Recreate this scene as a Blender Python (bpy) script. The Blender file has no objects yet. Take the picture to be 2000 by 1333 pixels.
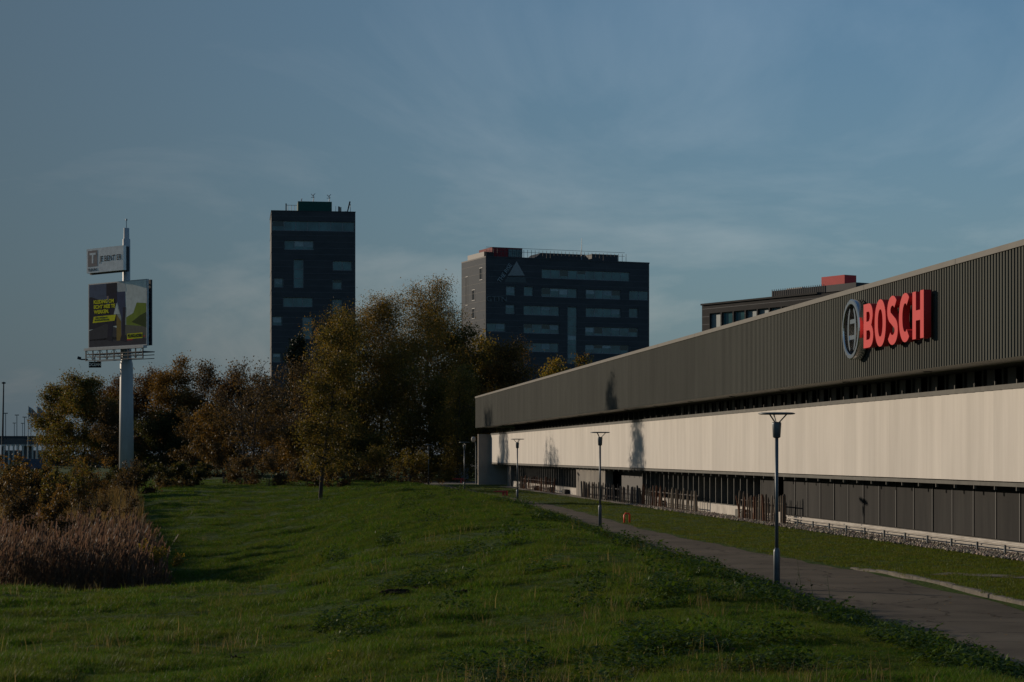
import bpy, math, random
import numpy as np
from mathutils import Vector, Matrix
R = math.radians
random.seed(7); rng = np.random.default_rng(7)
scene = bpy.context.scene
C = scene.collection
# ------------------------------------------------------------------ camera, sky, sun, exposure
F, HOR, CH = 3889.0, 888.0, 3.05          # focal length in photo pixels, horizon row, eye height
YAW = R(6.82); CA, SA = math.cos(YAW), math.sin(YAW)
cam_d = bpy.data.cameras.new('camera'); cam = bpy.data.objects.new('camera', cam_d); C.objects.link(cam)
cam.location = (0, 0, CH); cam.rotation_euler = (R(90), 0, -YAW)
cam_d.sensor_width = 36; cam_d.lens = 36 * F / 2000; cam_d.shift_y = (HOR - 666.5) / 2000
cam_d.clip_start = 0.3; cam_d.clip_end = 20000
scene.camera = cam
SUN_AZ, SUN_EL = R(44), R(12.5)           # azimuth from -X towards +Y
to_sun = Vector((-math.cos(SUN_AZ) * math.cos(SUN_EL), math.sin(SUN_AZ) * math.cos(SUN_EL), math.sin(SUN_EL)))
sd = bpy.data.lights.new('sun', 'SUN'); sun = bpy.data.objects.new('sun', sd); C.objects.link(sun)
sd.energy = 3.3; sd.angle = R(0.55); sd.color = (1.0, 0.84, 0.66)
sun.rotation_euler = to_sun.to_track_quat('Z', 'Y').to_euler(); sun.location = to_sun * 200
world = bpy.data.worlds.new('World'); scene.world = world; world.use_nodes = True
wn, wl = world.node_tree.nodes, world.node_tree.links
bg = wn['Background']
sky = wn.new('ShaderNodeTexSky'); sky.sky_type = 'NISHITA'; sky.sun_disc = False
sky.sun_elevation = SUN_EL; sky.sun_rotation = math.atan2(to_sun.x, to_sun.y)
sky.air_density = 1.0; sky.dust_density = 0.6; sky.ozone_density = 2.0
tc = wn.new('ShaderNodeTexCoord'); sep = wn.new('ShaderNodeSeparateXYZ')
wl.new(tc.outputs['Generated'], sep.inputs[0])
def wmath(op, a, b=None, clamp=False):
    n = wn.new('ShaderNodeMath'); n.operation = op; n.use_clamp = clamp
    for i, v in enumerate((a, b)):
        if v is None: continue
        if isinstance(v, (int, float)): n.inputs[i].default_value = v
        else: wl.new(v, n.inputs[i])
    return n.outputs[0]
zz = wmath('ADD', wmath('MAXIMUM', sep.outputs[2], 0.0), 0.16)
comb = wn.new('ShaderNodeCombineXYZ')
wl.new(wmath('DIVIDE', sep.outputs[0], zz), comb.inputs[0]); wl.new(wmath('DIVIDE', sep.outputs[1], zz), comb.inputs[1])
mp = wn.new('ShaderNodeMapping'); wl.new(comb.outputs[0], mp.inputs[0])
mp.inputs['Rotation'].default_value = (0, 0, R(35)); mp.inputs['Scale'].default_value = (1.15, 0.62, 1)
mp.inputs['Location'].default_value = (7.7, 2.2, 0)
n1 = wn.new('ShaderNodeTexNoise'); n1.inputs['Scale'].default_value = 1.0; n1.inputs['Detail'].default_value = 11
n1.inputs['Roughness'].default_value = 0.58; n1.inputs['Distortion'].default_value = 0.9
wl.new(mp.outputs[0], n1.inputs['Vector'])
rp = wn.new('ShaderNodeValToRGB'); rp.color_ramp.elements[0].position = 0.46; rp.color_ramp.elements[1].position = 0.72
wl.new(n1.outputs[0], rp.inputs[0])
hsv = wn.new('ShaderNodeHueSaturation'); hsv.inputs['Saturation'].default_value = 1.0; wl.new(sky.outputs[0], hsv.inputs['Color'])
tint = wn.new('ShaderNodeMix'); tint.data_type = 'RGBA'; tint.blend_type = 'MULTIPLY'; tint.inputs[0].default_value = 1.0
tint.inputs[7].default_value = (0.60, 0.86, 1.03, 1); wl.new(hsv.outputs[0], tint.inputs[6])
# grey-blue veil added to darken the side of the sky towards the sun, smooth right round the horizon
side = wmath('ADD', wmath('MULTIPLY', sep.outputs[0], -to_sun.x), wmath('MULTIPLY', sep.outputs[1], -to_sun.y))
veil = wn.new('ShaderNodeMapRange'); veil.interpolation_type = 'SMOOTHERSTEP'
veil.inputs['From Min'].default_value = -1.0; veil.inputs['From Max'].default_value = -0.25
veil.inputs['To Min'].default_value = 1.0; veil.inputs['To Max'].default_value = 0.0
wl.new(side, veil.inputs[0])
vm0 = wn.new('ShaderNodeMix'); vm0.data_type = 'RGBA'; vm0.inputs[7].default_value = (0.74, 1.03, 1.27, 1)
wl.new(wmath('MULTIPLY', veil.outputs[0], 0.96), vm0.inputs[0]); hz = wn.new('ShaderNodeMix'); hz.data_type = 'RGBA'; hz.inputs[7].default_value = (1.9, 2.45, 2.95, 1)   # pale haze low over the horizon
wl.new(wmath('MULTIPLY', wmath('POWER', 2.718, wmath('MULTIPLY', wmath('MAXIMUM', sep.outputs[2], 0.0), -7.5)), 1.0), hz.inputs[0]); wl.new(tint.outputs[2], hz.inputs[6])
wl.new(hz.outputs[2], vm0.inputs[6])
# streaks of thin cloud
vm = wn.new('ShaderNodeMix'); vm.data_type = 'RGBA'; vm.blend_type = 'MULTIPLY'; vm.inputs[7].default_value = (2.2, 1.62, 1.42, 1)
wl.new(wmath('MULTIPLY', rp.outputs[0], 0.66), vm.inputs[0]); wl.new(vm0.outputs[2], vm.inputs[6])
wl.new(vm.outputs[2], bg.inputs['Color']); bg.inputs['Strength'].default_value = 0.087
scene.view_settings.view_transform = 'Standard'; scene.view_settings.look = 'None'
scene.view_settings.exposure = 0.0; scene.view_settings.gamma = 1.0
scene.render.engine = 'CYCLES'; scene.cycles.max_bounces = 5; scene.cycles.transparent_max_bounces = 4

# ------------------------------------------------------------------ helpers
def W(u, d, z=0.0): return Vector((u * CA + d * SA, d * CA - u * SA, z))   # metres right / ahead of the camera -> world
def UD(px, d): return (px - 1000) / F * d
def P(px, py, d): return W(UD(px, d), d, CH + (HOR - py) / F * d)
def Zp(py, d): return CH + (HOR - py) / F * d
def tag(o, label=None, cat=None, group=None, kind=None):
    if label: o['label'] = label
    if cat: o['category'] = cat
    if group: o['group'] = group
    if kind: o['kind'] = kind
    return o
def empty(name, loc=(0, 0, 0), rz=0.0, label=None, cat=None, group=None):
    o = bpy.data.objects.new(name, None); C.objects.link(o); o.location = loc; o.rotation_euler = (0, 0, rz)
    o.empty_display_size = 0.2
    return tag(o, label, cat, group)
def link(name, me, parent=None, loc=None, rz=None):
    o = bpy.data.objects.new(name, me); C.objects.link(o); o.parent = parent
    if loc is not None: o.location = loc
    if rz is not None: o.rotation_euler = (0, 0, rz)
    return o
class MB:
    def __init__(s): s.v = []; s.f = []; s.mi = []; s.m = 0
    def add(s, vs, fs):
        b = len(s.v); s.v += [tuple(v) for v in vs]; s.f += [tuple(b + i for i in f) for f in fs]; s.mi += [s.m] * len(fs)
        return s
    def box(s, x0, x1, y0, y1, z0, z1):
        return s.add([(x0,y0,z0),(x1,y0,z0),(x1,y1,z0),(x0,y1,z0),(x0,y0,z1),(x1,y0,z1),(x1,y1,z1),(x0,y1,z1)],
                     [(0,3,2,1),(4,5,6,7),(0,1,5,4),(1,2,6,5),(2,3,7,6),(3,0,4,7)])
    def tube(s, pts, rad, n=8, cap=True):
        pts = [Vector(p) for p in pts]
        if isinstance(rad, (int, float)): rad = [rad] * len(pts)
        vs, fs = [], []
        for i, p in enumerate(pts):
            t = (pts[min(i + 1, len(pts) - 1)] - pts[max(i - 1, 0)]).normalized()
            a = Vector((0, 0, 1)) if abs(t.z) < 0.9 else Vector((1, 0, 0))
            e1 = t.cross(a).normalized(); e2 = t.cross(e1)
            for k in range(n):
                w = 2 * math.pi * k / n
                vs.append(p + (e1 * math.cos(w) + e2 * math.sin(w)) * rad[i])
        for i in range(len(pts) - 1):
            for k in range(n):
                fs.append((i*n + k, (i+1)*n + k, (i+1)*n + (k+1) % n, i*n + (k+1) % n))
        if cap: fs += [tuple(range(n)), tuple(reversed(range((len(pts)-1)*n, len(pts)*n)))]
        return s.add(vs, fs)
    def lathe(s, prof, n=24, c=(0, 0, 0)):                  # prof: (radius, z) pairs, axis z
        vs, fs = [], []
        for r, z in prof:
            for k in range(n):
                w = 2*math.pi*k/n; vs.append((c[0] + r*math.cos(w), c[1] + r*math.sin(w), c[2] + z))
        for i in range(len(prof)-1):
            for k in range(n): fs.append((i*n+k, i*n+(k+1) % n, (i+1)*n+(k+1) % n, (i+1)*n+k))
        fs += [tuple(reversed(range(n))), tuple(range((len(prof)-1)*n, len(prof)*n))]
        return s.add(vs, fs)
    def poly(s, pts, y):                                     # flat polygon in the xz plane facing -y
        return s.add([(p[0], y, p[1]) for p in pts], [tuple(range(len(pts)))])
    def mesh(s, name, mats, smooth=False):
        me = bpy.data.meshes.new(name); me.from_pydata(s.v, [], s.f)
        for m in (mats if isinstance(mats, (list, tuple)) else [mats]): me.materials.append(m)
        if isinstance(mats, (list, tuple)): me.polygons.foreach_set('material_index', s.mi)
        if smooth: me.polygons.foreach_set('use_smooth', [True] * len(s.f))
        me.update(); return me
    def build(s, name, mats, parent=None, loc=None, rz=None, smooth=False):
        return link(name, s.mesh(name, mats, smooth), parent, loc, rz)
def np_mesh(name, V, Q, mat, col=None, smooth=False):        # V (n,3), Q (m,k) same-size faces
    me = bpy.data.meshes.new(name); k = Q.shape[1]
    me.vertices.add(len(V)); me.vertices.foreach_set('co', np.ascontiguousarray(V, dtype=np.float32).ravel())
    me.loops.add(Q.size); me.loops.foreach_set('vertex_index', np.ascontiguousarray(Q, dtype=np.int32).ravel())
    me.polygons.add(len(Q)); me.polygons.foreach_set('loop_start', np.arange(0, Q.size, k, dtype=np.int32))
    if smooth: me.polygons.foreach_set('use_smooth', np.ones(len(Q), dtype=bool))
    if mat: me.materials.append(mat)
    if col is not None:
        a = me.color_attributes.new('Col', 'FLOAT_COLOR', 'POINT')
        a.data.foreach_set('color', np.concatenate([col, np.ones((len(col), 1))], 1).astype(np.float32).ravel())
    me.update(calc_edges=True); me.validate(); return me

def new_mat(name):
    m = bpy.data.materials.new(name); m.use_nodes = True
    return m, m.node_tree.nodes, m.node_tree.links, m.node_tree.nodes['Principled BSDF']
def mat(name, col, rough=0.6, col2=None, scale=3.0, amt=0.5, bump=0.0, bscale=None, metal=0.0, spec=0.4, stretch=(1,1,1), detail=5, ramp=(0.35, 0.68), rand=0.0):
    m, n, l, b = new_mat(name)
    b.inputs['Roughness'].default_value = rough; b.inputs['Metallic'].default_value = metal
    b.inputs['Specular IOR Level'].default_value = spec
    if col2 is None: col2 = tuple(c * (1 - 0.28 * amt * 2) for c in col)
    t = n.new('ShaderNodeTexCoord'); mpg = n.new('ShaderNodeMapping'); mpg.inputs['Scale'].default_value = stretch
    l.new(t.outputs['Object'], mpg.inputs[0])
    no = n.new('ShaderNodeTexNoise'); no.inputs['Scale'].default_value = scale; no.inputs['Detail'].default_value = detail
    no.inputs['Roughness'].default_value = 0.6
    l.new(mpg.outputs[0], no.inputs['Vector'])
    r = n.new('ShaderNodeValToRGB'); r.color_ramp.elements[0].position = ramp[0]; r.color_ramp.elements[1].position = ramp[1]
    r.color_ramp.elements[0].color = (*col2, 1); r.color_ramp.elements[1].color = (*col, 1)
    l.new(no.outputs[0], r.inputs[0]); co = r.outputs[0]
    if rand:                                            # every piece a little lighter or darker, and its own stains
        oi = n.new('ShaderNodeObjectInfo'); mr = n.new('ShaderNodeMapRange'); mr.inputs[3].default_value = 1 - rand; mr.inputs[4].default_value = 1 + rand * 0.4
        l.new(oi.outputs['Random'], mr.inputs[0]); mm = n.new('ShaderNodeMix'); mm.data_type = 'RGBA'; mm.blend_type = 'MULTIPLY'; mm.inputs[0].default_value = 1
        l.new(co, mm.inputs[6]); l.new(mr.outputs[0], mm.inputs[7]); co = mm.outputs[2]; l.new(oi.outputs['Location'], mpg.inputs['Location'])
    l.new(co, b.inputs['Base Color'])
    if bump:
        n2 = n.new('ShaderNodeTexNoise'); n2.inputs['Scale'].default_value = bscale or scale * 6; n2.inputs['Detail'].default_value = 4
        l.new(mpg.outputs[0], n2.inputs['Vector'])
        bp = n.new('ShaderNodeBump'); bp.inputs['Strength'].default_value = bump; bp.inputs['Distance'].default_value = 0.02
        l.new(n2.outputs[0], bp.inputs['Height']); l.new(bp.outputs[0], b.inputs['Normal'])
    return m
def leaf_mat(name, trans=0.45, tint=(1.25, 1.1, 0.6), pos_scale=0.0, dry=None, dry_amt=0.6):
    """per-leaf colour from the 'Col' attribute, light passing through the blade"""
    m, n, l, b = new_mat(name)
    at = n.new('ShaderNodeAttribute'); at.attribute_name = 'Col'
    colr = at.outputs['Color']
    if pos_scale:
        g = n.new('ShaderNodeNewGeometry'); no = n.new('ShaderNodeTexNoise'); no.inputs['Scale'].default_value = pos_scale
        no.inputs['Detail'].default_value = 6; no.inputs['Roughness'].default_value = 0.65
        l.new(g.outputs['Position'], no.inputs['Vector'])
        rr = n.new('ShaderNodeMapRange'); rr.inputs[1].default_value = 0.42; rr.inputs[2].default_value = 0.72
        rr.inputs[4].default_value = dry_amt; l.new(no.outputs[0], rr.inputs[0])
        mx = n.new('ShaderNodeMix'); mx.data_type = 'RGBA'; mx.blend_type = 'MIX'; mx.inputs[7].default_value = (*dry, 1)
        l.new(rr.outputs[0], mx.inputs[0]); l.new(colr, mx.inputs[6]); colr = mx.outputs[2]
    l.new(colr, b.inputs['Base Color']); b.inputs['Roughness'].default_value = 0.55; b.inputs['Specular IOR Level'].default_value = 0.1
    tr = n.new('ShaderNodeBsdfTranslucent'); mu = n.new('ShaderNodeMix'); mu.data_type = 'RGBA'; mu.blend_type = 'MULTIPLY'
    mu.inputs[0].default_value = 1.0; mu.inputs[7].default_value = (*tint, 1); l.new(colr, mu.inputs[6]); l.new(mu.outputs[2], tr.inputs[0])
    ms = n.new('ShaderNodeMixShader'); ms.inputs[0].default_value = trans
    l.new(b.outputs[0], ms.inputs[1]); l.new(tr.outputs[0], ms.inputs[2])
    l.new(ms.outputs[0], n['Material Output'].inputs['Surface'])
    return m
def glass_mat(name, col, rough=0.06, spec=0.6, scale=0.6):
    return mat(name, col, rough, tuple(c * 0.35 for c in col), scale, spec=spec, detail=2)
M = {}
M['cladding'] = mat('cladding', (0.074, 0.078, 0.066), 0.7, (0.055, 0.058, 0.049), 0.9, stretch=(1, 0.8, 0.18), spec=0.08, detail=8, rand=.14)
M['coping'] = mat('coping', (0.115, 0.108, 0.09), 0.55, (0.09, 0.085, 0.072), 1.0, spec=.2)
M['soffit'] = mat('soffit', (0.20, 0.195, 0.17), 0.5, (0.15, 0.148, 0.13), 0.7)
M['steel'] = mat('steel', (0.095, 0.092, 0.078), 0.6, (0.06, 0.058, 0.05), 2.0, spec=.2)
M['louvre'] = mat('louvre', (0.57, 0.53, 0.475), 0.55, (0.50, 0.462, 0.41), 1.6, stretch=(1.5, 1.5, 0.16), bump=0.06, bscale=2, detail=9, rand=0.10, spec=.25)
M['darkpanel'] = mat('darkpanel', (0.034, 0.033, 0.031), 0.8, (0.017, 0.017, 0.017), 0.8, stretch=(2.2, 2.2, 0.3), detail=8, spec=.12, rand=.35)
M['concrete'] = mat('concrete', (0.21, 0.19, 0.16), 0.85, (0.11, 0.10, 0.088), 0.9, bump=0.2, bscale=14, stretch=(1.5, 1.5, 0.35), detail=9)
M['endwall'] = mat('endwall', (0.36, 0.31, 0.26), 0.85, (0.28, 0.245, 0.21), 0.7, bump=0.2, bscale=14)
M['plinth'] = mat('plinth', (0.50, 0.46, 0.40), 0.8, (0.33, 0.30, 0.26), 1.2, bump=0.1)
M['glass'] = glass_mat('glass', (0.018, 0.02, 0.02), 0.08, 0.5)
M['mullion'] = mat('mullion', (0.10, 0.098, 0.085), 0.5, (0.06, 0.06, 0.055), 2)
M['black'] = mat('black', (0.012, 0.012, 0.013), 0.6)
M['roof'] = mat('roof', (0.09, 0.088, 0.085), 0.9, bump=0.2)
M['red'] = mat('red', (0.62, 0.04, 0.042), 0.5, (0.54, 0.034, 0.035), 0.8, spec=.12)
M['redside'] = M['red']
M['chrome'] = mat('chrome', (0.72, 0.72, 0.70), 0.17, (0.6, 0.6, 0.59), 1.5, metal=1.0)
M['emblem_back'] = mat('emblem_back', (0.05, 0.05, 0.05), 0.35, metal=0.6)
M['lamp'] = mat('lamp', (0.13, 0.15, 0.165), 0.45, (0.085, 0.10, 0.11), 3, metal=0.3)
M['wood'] = mat('wood', (0.23, 0.15, 0.095), 0.9, (0.08, 0.055, 0.038), 2.2, bump=0.4, stretch=(3, 3, 0.4))
M['wood_pale'] = mat('wood_pale', (0.34, 0.27, 0.19), 0.9, (0.17, 0.12, 0.08), 2.2, bump=0.4, stretch=(3, 3, 0.4))
M['wood_red'] = mat('wood_red', (0.30, 0.125, 0.055), 0.9, (0.12, 0.05, 0.028), 2.2, bump=0.4, stretch=(3, 3, 0.4))
M['wood_dark'] = mat('wood_dark', (0.075, 0.065, 0.06), 0.9, (0.03, 0.028, 0.027), 2.2, bump=0.4, stretch=(3, 3, 0.4))
M['redtube'] = mat('redtube', (0.80, 0.075, 0.03), 0.5, (0.66, 0.06, 0.025), 4, spec=.15)
M['bench'] = mat('bench', (0.42, 0.035, 0.03), 0.5, (0.32, 0.03, 0.025), 4)
M['asphalt'] = mat('asphalt', (0.158, 0.130, 0.094), 0.95, (0.098, 0.080, 0.058), 0.45, bump=0.5, bscale=60, detail=11, spec=.1)
an, al_ = M['asphalt'].node_tree.nodes, M['asphalt'].node_tree.links
ag = an.new('ShaderNodeNewGeometry'); wv = an.new('ShaderNodeTexNoise'); wv.inputs['Scale'].default_value = 1.2; wv.inputs['Detail'].default_value = 5; al_.new(ag.outputs['Position'], wv.inputs['Vector'])
wa = an.new('ShaderNodeVectorMath'); wa.operation = 'MULTIPLY_ADD'; wa.inputs[1].default_value = (1.1, 1.1, 1.1); al_.new(wv.outputs['Color'], wa.inputs[0]); al_.new(ag.outputs['Position'], wa.inputs[2])
vo = an.new('ShaderNodeTexVoronoi'); vo.feature = 'DISTANCE_TO_EDGE'; vo.inputs['Scale'].default_value = 0.33; al_.new(wa.outputs[0], vo.inputs['Vector'])
cr_ = an.new('ShaderNodeMapRange'); cr_.inputs[1].default_value = 0.004; cr_.inputs[2].default_value = 0.014; cr_.inputs[3].default_value = 0.45; al_.new(vo.outputs['Distance'], cr_.inputs[0])
ap = an['Principled BSDF']; src = ap.inputs['Base Color'].links[0].from_socket; am = an.new('ShaderNodeMix'); am.data_type = 'RGBA'; am.blend_type = 'MULTIPLY'; am.inputs[0].default_value = 1
al_.new(src, am.inputs[6]); al_.new(cr_.outputs[0], am.inputs[7]); al_.new(am.outputs[2], ap.inputs['Base Color'])
M['kerb'] = mat('kerb', (0.15, 0.13, 0.10), 0.9, (0.07, 0.062, 0.05), 1.6, bump=0.4, bscale=20, detail=9)
M['gravel'] = mat('gravel', (0.34, 0.29, 0.23), 0.95, (0.11, 0.092, 0.075), 9, bump=0.8, bscale=40)
M['soil'] = mat('soil', (0.03, 0.022, 0.016), 1.0, (0.014, 0.010, 0.007), 14, bump=0.6, bscale=40, spec=0.02)
M['bark'] = mat('bark', (0.075, 0.055, 0.042), 0.95, (0.03, 0.023, 0.018), 3, bump=0.5, stretch=(2, 2, 0.5))
M['birchbark'] = mat('birchbark', (0.42, 0.39, 0.34), 0.85, (0.05, 0.042, 0.035), 2.6, bump=0.3, stretch=(0.8, 0.8, 2.0), ramp=(0.42, 0.56))
M['leaf'] = leaf_mat('leaf', 0.48)
M['needle'] = leaf_mat('needle', 0.12)
M['grassblade'] = leaf_mat('grassblade', 0.45, (1.2, 1.15, 0.5), 0.7, (0.12, 0.115, 0.03), 0.6)
M['lawnblade'] = leaf_mat('lawnblade', 0.4, (1.2, 1.1, 0.5), 0.9, (0.14, 0.115, 0.035), 0.55)
M['weed'] = leaf_mat('weed', 0.35, (1.15, 1.15, 0.5))
M['reed'] = leaf_mat('reed', 0.55, (1.1, 1.0, 0.85))

# ------------------------------------------------------------------ terrain
uLd = np.array([-30, 15, 25, 30, 38.5, 45.6, 55, 63, 72, 82, 100, 120, 152, 190, 215, 260.]); uLu = np.array([8.2, 7.6, 7.4, 7.1, 6.5, 6.1, 5.2, 4.7, 4.1, 3.4, 2.2, 0.5, -3.6, -7.8, -10.5, -15.])
uRd = np.array([-30, 15, 30, 39.5, 46, 52, 60.5, 64.5, 72, 82, 100, 120, 152, 190, 215, 260.]); uRu = np.array([11.6, 11.3, 10.8, 10.2, 9.9, 9.3, 7.9, 7.5, 6.5, 5.4, 4.2, 2.6, -1.4, -5.5, -8.2, -12.5])
def uL(d): return np.interp(d, uLd, uLu)
def uR(d): return np.interp(d, uRd, uRu)
def ss(a, b, x):
    t = np.clip((x - a) / (b - a), 0, 1); return t * t * (3 - 2 * t)
def bumps(u, d):
    return (0.05*np.sin(0.9*u + 0.5*d) * np.sin(0.37*d - 0.6*u + 1) + 0.03*np.sin(2.1*u - 0.9*d + 2) * np.sin(1.3*d + 0.4*u)
            + 0.014*np.sin(4.7*u + 2.9*d) * np.sin(3.9*d - 3.1*u + .7) + 0.008*np.sin(7.3*u - 1.9*d) * np.sin(2.3*d + 5.1*u))
def zf(u, d):
    u = np.asarray(u, float); d = np.asarray(d, float)
    t = uL(d) - u                                      # metres left of the path's left edge
    crest = 0.80 - 0.10 * ss(100, 150, d) - 0.36 * ss(150, 192, d) + 0.42 * ss(30, 4, d)
    toe = -12.5 - 0.2 * np.clip(d - 52, 0, 400)
    left = crest - (crest + 0.08 - 0.40 * ss(80, 125, d) - 0.55 * ss(44, 10, d)) * ss(3.5, 13, t)
    low = -0.45 + 0.75 * ss(36, 4, d)
    s = ss(toe + 8, toe - 3, u) * ss(84, 120, d)
    hollow = 1.75 * ss(44, 63, d) * ss(165, 92, d) * ss(-2.5 - 0.03 * (d - 50), -11.0 - 0.10 * (d - 50), u)
    z = (left * (1 - s) + low * s - hollow + bumps(u, d) * ss(0.5, 3, t)) * ss(-0.1, 3.5, t) * ss(262, 215, d)
    right = 0.10 * ss(-0.15, 0.25, u - uR(d)) * ss(53, 49, d) * ss(19, 12, u)
    inpath = ss(0.0, 0.25, u - uL(d)) * ss(0.0, -0.25, u - uR(d))
    return z + right - 0.06 * inpath * ss(232, 228, d)
def ground_z(u, d): return float(zf(u, d))
def grow(a, b, step, k):
    out = [a]
    while out[-1] < b: out.append(out[-1] + step); step *= k
    return out
us = np.array(sorted([-x for x in grow(46, 7000, 3, 1.35)]) + list(np.arange(-45, 26, 0.45)) + grow(27, 7000, 2, 1.35))
ds = np.array(sorted([-x for x in grow(31, 2000, 3, 1.5)]) + list(np.arange(-30, 8, 1.5)) + list(np.arange(8, 64, 0.4)) + list(np.arange(64, 262, 1.4)) + grow(263, 9000, 3, 1.3))
UU, DD = np.meshgrid(us, ds); ZZ = zf(UU, DD)
V = np.stack([UU*CA + DD*SA, DD*CA - UU*SA, ZZ], -1).reshape(-1, 3)
nu, nd = len(us), len(ds); I = np.arange(nu*nd).reshape(nd, nu)
Q = np.stack([I[:-1, :-1], I[:-1, 1:], I[1:, 1:], I[1:, :-1]], -1).reshape(-1, 4)
gm, n, l, b = new_mat('ground_grass')
b.inputs['Roughness'].default_value = 0.95; b.inputs['Specular IOR Level'].default_value = 0.1
g = n.new('ShaderNodeNewGeometry')
def gnoise(sc, det):
    no = n.new('ShaderNodeTexNoise'); no.inputs['Scale'].default_value = sc; no.inputs['Detail'].default_value = det
    no.inputs['Roughness'].default_value = 0.65; l.new(g.outputs['Position'], no.inputs['Vector']); return no.outputs[0]
def gramp(inp, stops):
    r = n.new('ShaderNodeValToRGB'); e = r.color_ramp.elements
    e[0].position, e[0].color = stops[0][0], (*stops[0][1], 1); e[1].position, e[1].color = stops[-1][0], (*stops[-1][1], 1)
    for p_, c_ in stops[1:-1]: x = e.new(p_); x.color = (*c_, 1)
    l.new(inp, r.inputs[0]); return r.outputs[0]
c1 = gramp(gnoise(0.55, 8), [(0.3, (0.026, 0.052, 0.007)), (0.5, (0.040, 0.074, 0.009)), (0.68, (0.062, 0.076, 0.015))])
c2 = gramp(gnoise(7.0, 6), [(0.3, (0.55, 0.55, 0.55)), (0.7, (1.3, 1.3, 1.3))])
mx = n.new('ShaderNodeMix'); mx.data_type = 'RGBA'; mx.blend_type = 'MULTIPLY'; mx.inputs[0].default_value = 1
l.new(c1, mx.inputs[6]); l.new(c2, mx.inputs[7]); l.new(mx.outputs[2], b.inputs['Base Color'])
bp = n.new('ShaderNodeBump'); bp.inputs['Strength'].default_value = 0.9; bp.inputs['Distance'].default_value = 0.08
l.new(gnoise(9, 6), bp.inputs['Height']); l.new(bp.outputs[0], b.inputs['Normal'])
tag(link('ground', np_mesh('ground', V, Q, gm, smooth=True)), 'grass covered ground with a low bank rising left of the path', 'ground', kind='structure')
# path
pd = np.concatenate([np.arange(-20, 60, 1.0), np.arange(60, 231, 2.5)])
pv, pq = [], []
for i, d in enumerate(pd):
    a, c = float(uL(d)), float(uR(d))
    for k in range(5):
        t = k / 4; u = a - 0.05 + (c - a + 0.1) * t
        pv.append(W(u, d, 0.004 - 0.03 * (2*t - 1)**4 + 0.012*math.sin(d*0.7 + k)))
    if i: pq += [((i-1)*5 + k, (i-1)*5 + k + 1, i*5 + k + 1, i*5 + k) for k in range(4)]
tag(link('path', np_mesh('path', np.array(pv), np.array(pq), M['asphalt'], smooth=True)), 'worn brown asphalt footpath curving past the lamp posts', 'path', kind='structure')
# far cross path by the end wall
mb = MB()
for px0, px1, y0, y1 in ((842, 900, 946.2, 940.5), (900, 936, 946.2, 940.5)):
    q = []
    for px, py in ((px0, y0), (px1, y0), (px1, y1), (px0, y1)):
        d = CH * F / (py - HOR); q.append(W(UD(px, d), d, 0.012))
    mb.add(q, [(0, 1, 2, 3)])
tag(mb.build('crossing_path', M['kerb']), 'pale paved strip crossing in front of the far end wall', 'path', kind='structure')

# kerb stones along the near right edge of the path
ke = empty('kerb', W(float(uR(45)), 45, 0), 0, 'weathered concrete kerb stones curving along the path edge', 'kerb')
kd = [53.4 - 1.05*i for i in range(30)]
inv = Matrix.Translation(-ke.location)
for i in range(len(kd) - 1):
    d0, d1 = kd[i], kd[i+1] + 0.02
    h = 0.11 * min(1, 0.25 + i*0.25) + random.uniform(-.008, .008)
    a0 = W(float(uR(d0)), d0); a1 = W(float(uR(d1)), d1); t = (a1 - a0).normalized(); nrm = Vector((-t.y, t.x, 0)) * 0.17
    if (a0 + nrm - Vector((0, 0, 0))).x < a0.x: nrm = -nrm
    e = nrm * 0.12
    vs = []
    for q in (a0, a1):
        vs += [q + Vector((0,0,-.08)), q + Vector((0,0,h-.02)), q + e + Vector((0,0,h)), q + nrm + Vector((0,0,h)), q + nrm + Vector((0,0,-.08))]
    MB().add([v - ke.location for v in vs], [(0,1,6,5),(1,2,7,6),(2,3,8,7),(3,4,9,8),(0,4,3,2,1),(5,6,7,8,9)]).build('kerb_stone', M['kerb'], ke)
pvd = empty('paving_strip', W(10.9, 48.8, 0), -YAW - R(38), 'short strip of grey paving slabs laid across the lawn by the kerb', 'paving')
for i in range(5):
    MB().box(-0.5 + i*0.92, 0.4 + i*0.92, -0.45, 0.45, 0.05, 0.118 + 0.006*(i % 2)).build('slab', M['kerb'], pvd)

# ------------------------------------------------------------------ the long company building (wall runs along +Y)
PF, PL, PW, PC = 20.5, 21.8, 22.5, 23.1      # x of fascia, louvres, lower wall, clerestory
S0, S1 = 30.0, 203.0
ZF0, ZF1, ZL0, ZL1 = 5.77, 8.97, 2.19, 5.06
bd = empty('industrial_building', (PW, 110, 0), 0, 'long low industrial building with ribbed grey fascia and cream louvre band', 'building')
O = Vector((PW, 110, 0))
def bpart(name, mb, m, par=None, smooth=False):
    me = mb.mesh(name, m, smooth); me.transform(Matrix.Translation(-O)); return link(name, me, par or bd)
# ribbed cladding, trapezoid profile, in sheets
pitch, dep = 0.235, 0.045
sheet = 0
s = S0
while s < S1 - 0.1:
    e = min(s + pitch*40, S1); mb = MB(); nr = max(1, round((e - s)/pitch)); pv = []
    for k in range(nr):
        y = s + k*(e - s)/nr; w = (e - s)/nr
        pv += [(PF, y), (PF, y + w*0.52), (PF + dep, y + w*0.62), (PF + dep, y + w*0.90)]
    pv.append((PF, e))
    vs = [(x, y, ZF0) for x, y in pv] + [(x, y, ZF1 - 0.16) for x, y in pv]; m_ = len(pv)
    mb.add(vs, [(k, k + m_, k + 1 + m_, k + 1) for k in range(m_ - 1)])
    o = bpart('cladding_sheet', mb, M['cladding']); s = e
s = S0
while s < S1 - .1:
    e = min(s + 9.4, S1 + 0.05)
    bpart('coping', MB().box(PF - 0.04, PF + 0.5, s + 0.01, e - 0.012, ZF1 - 0.17, ZF1), M['coping']); s = e
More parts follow.
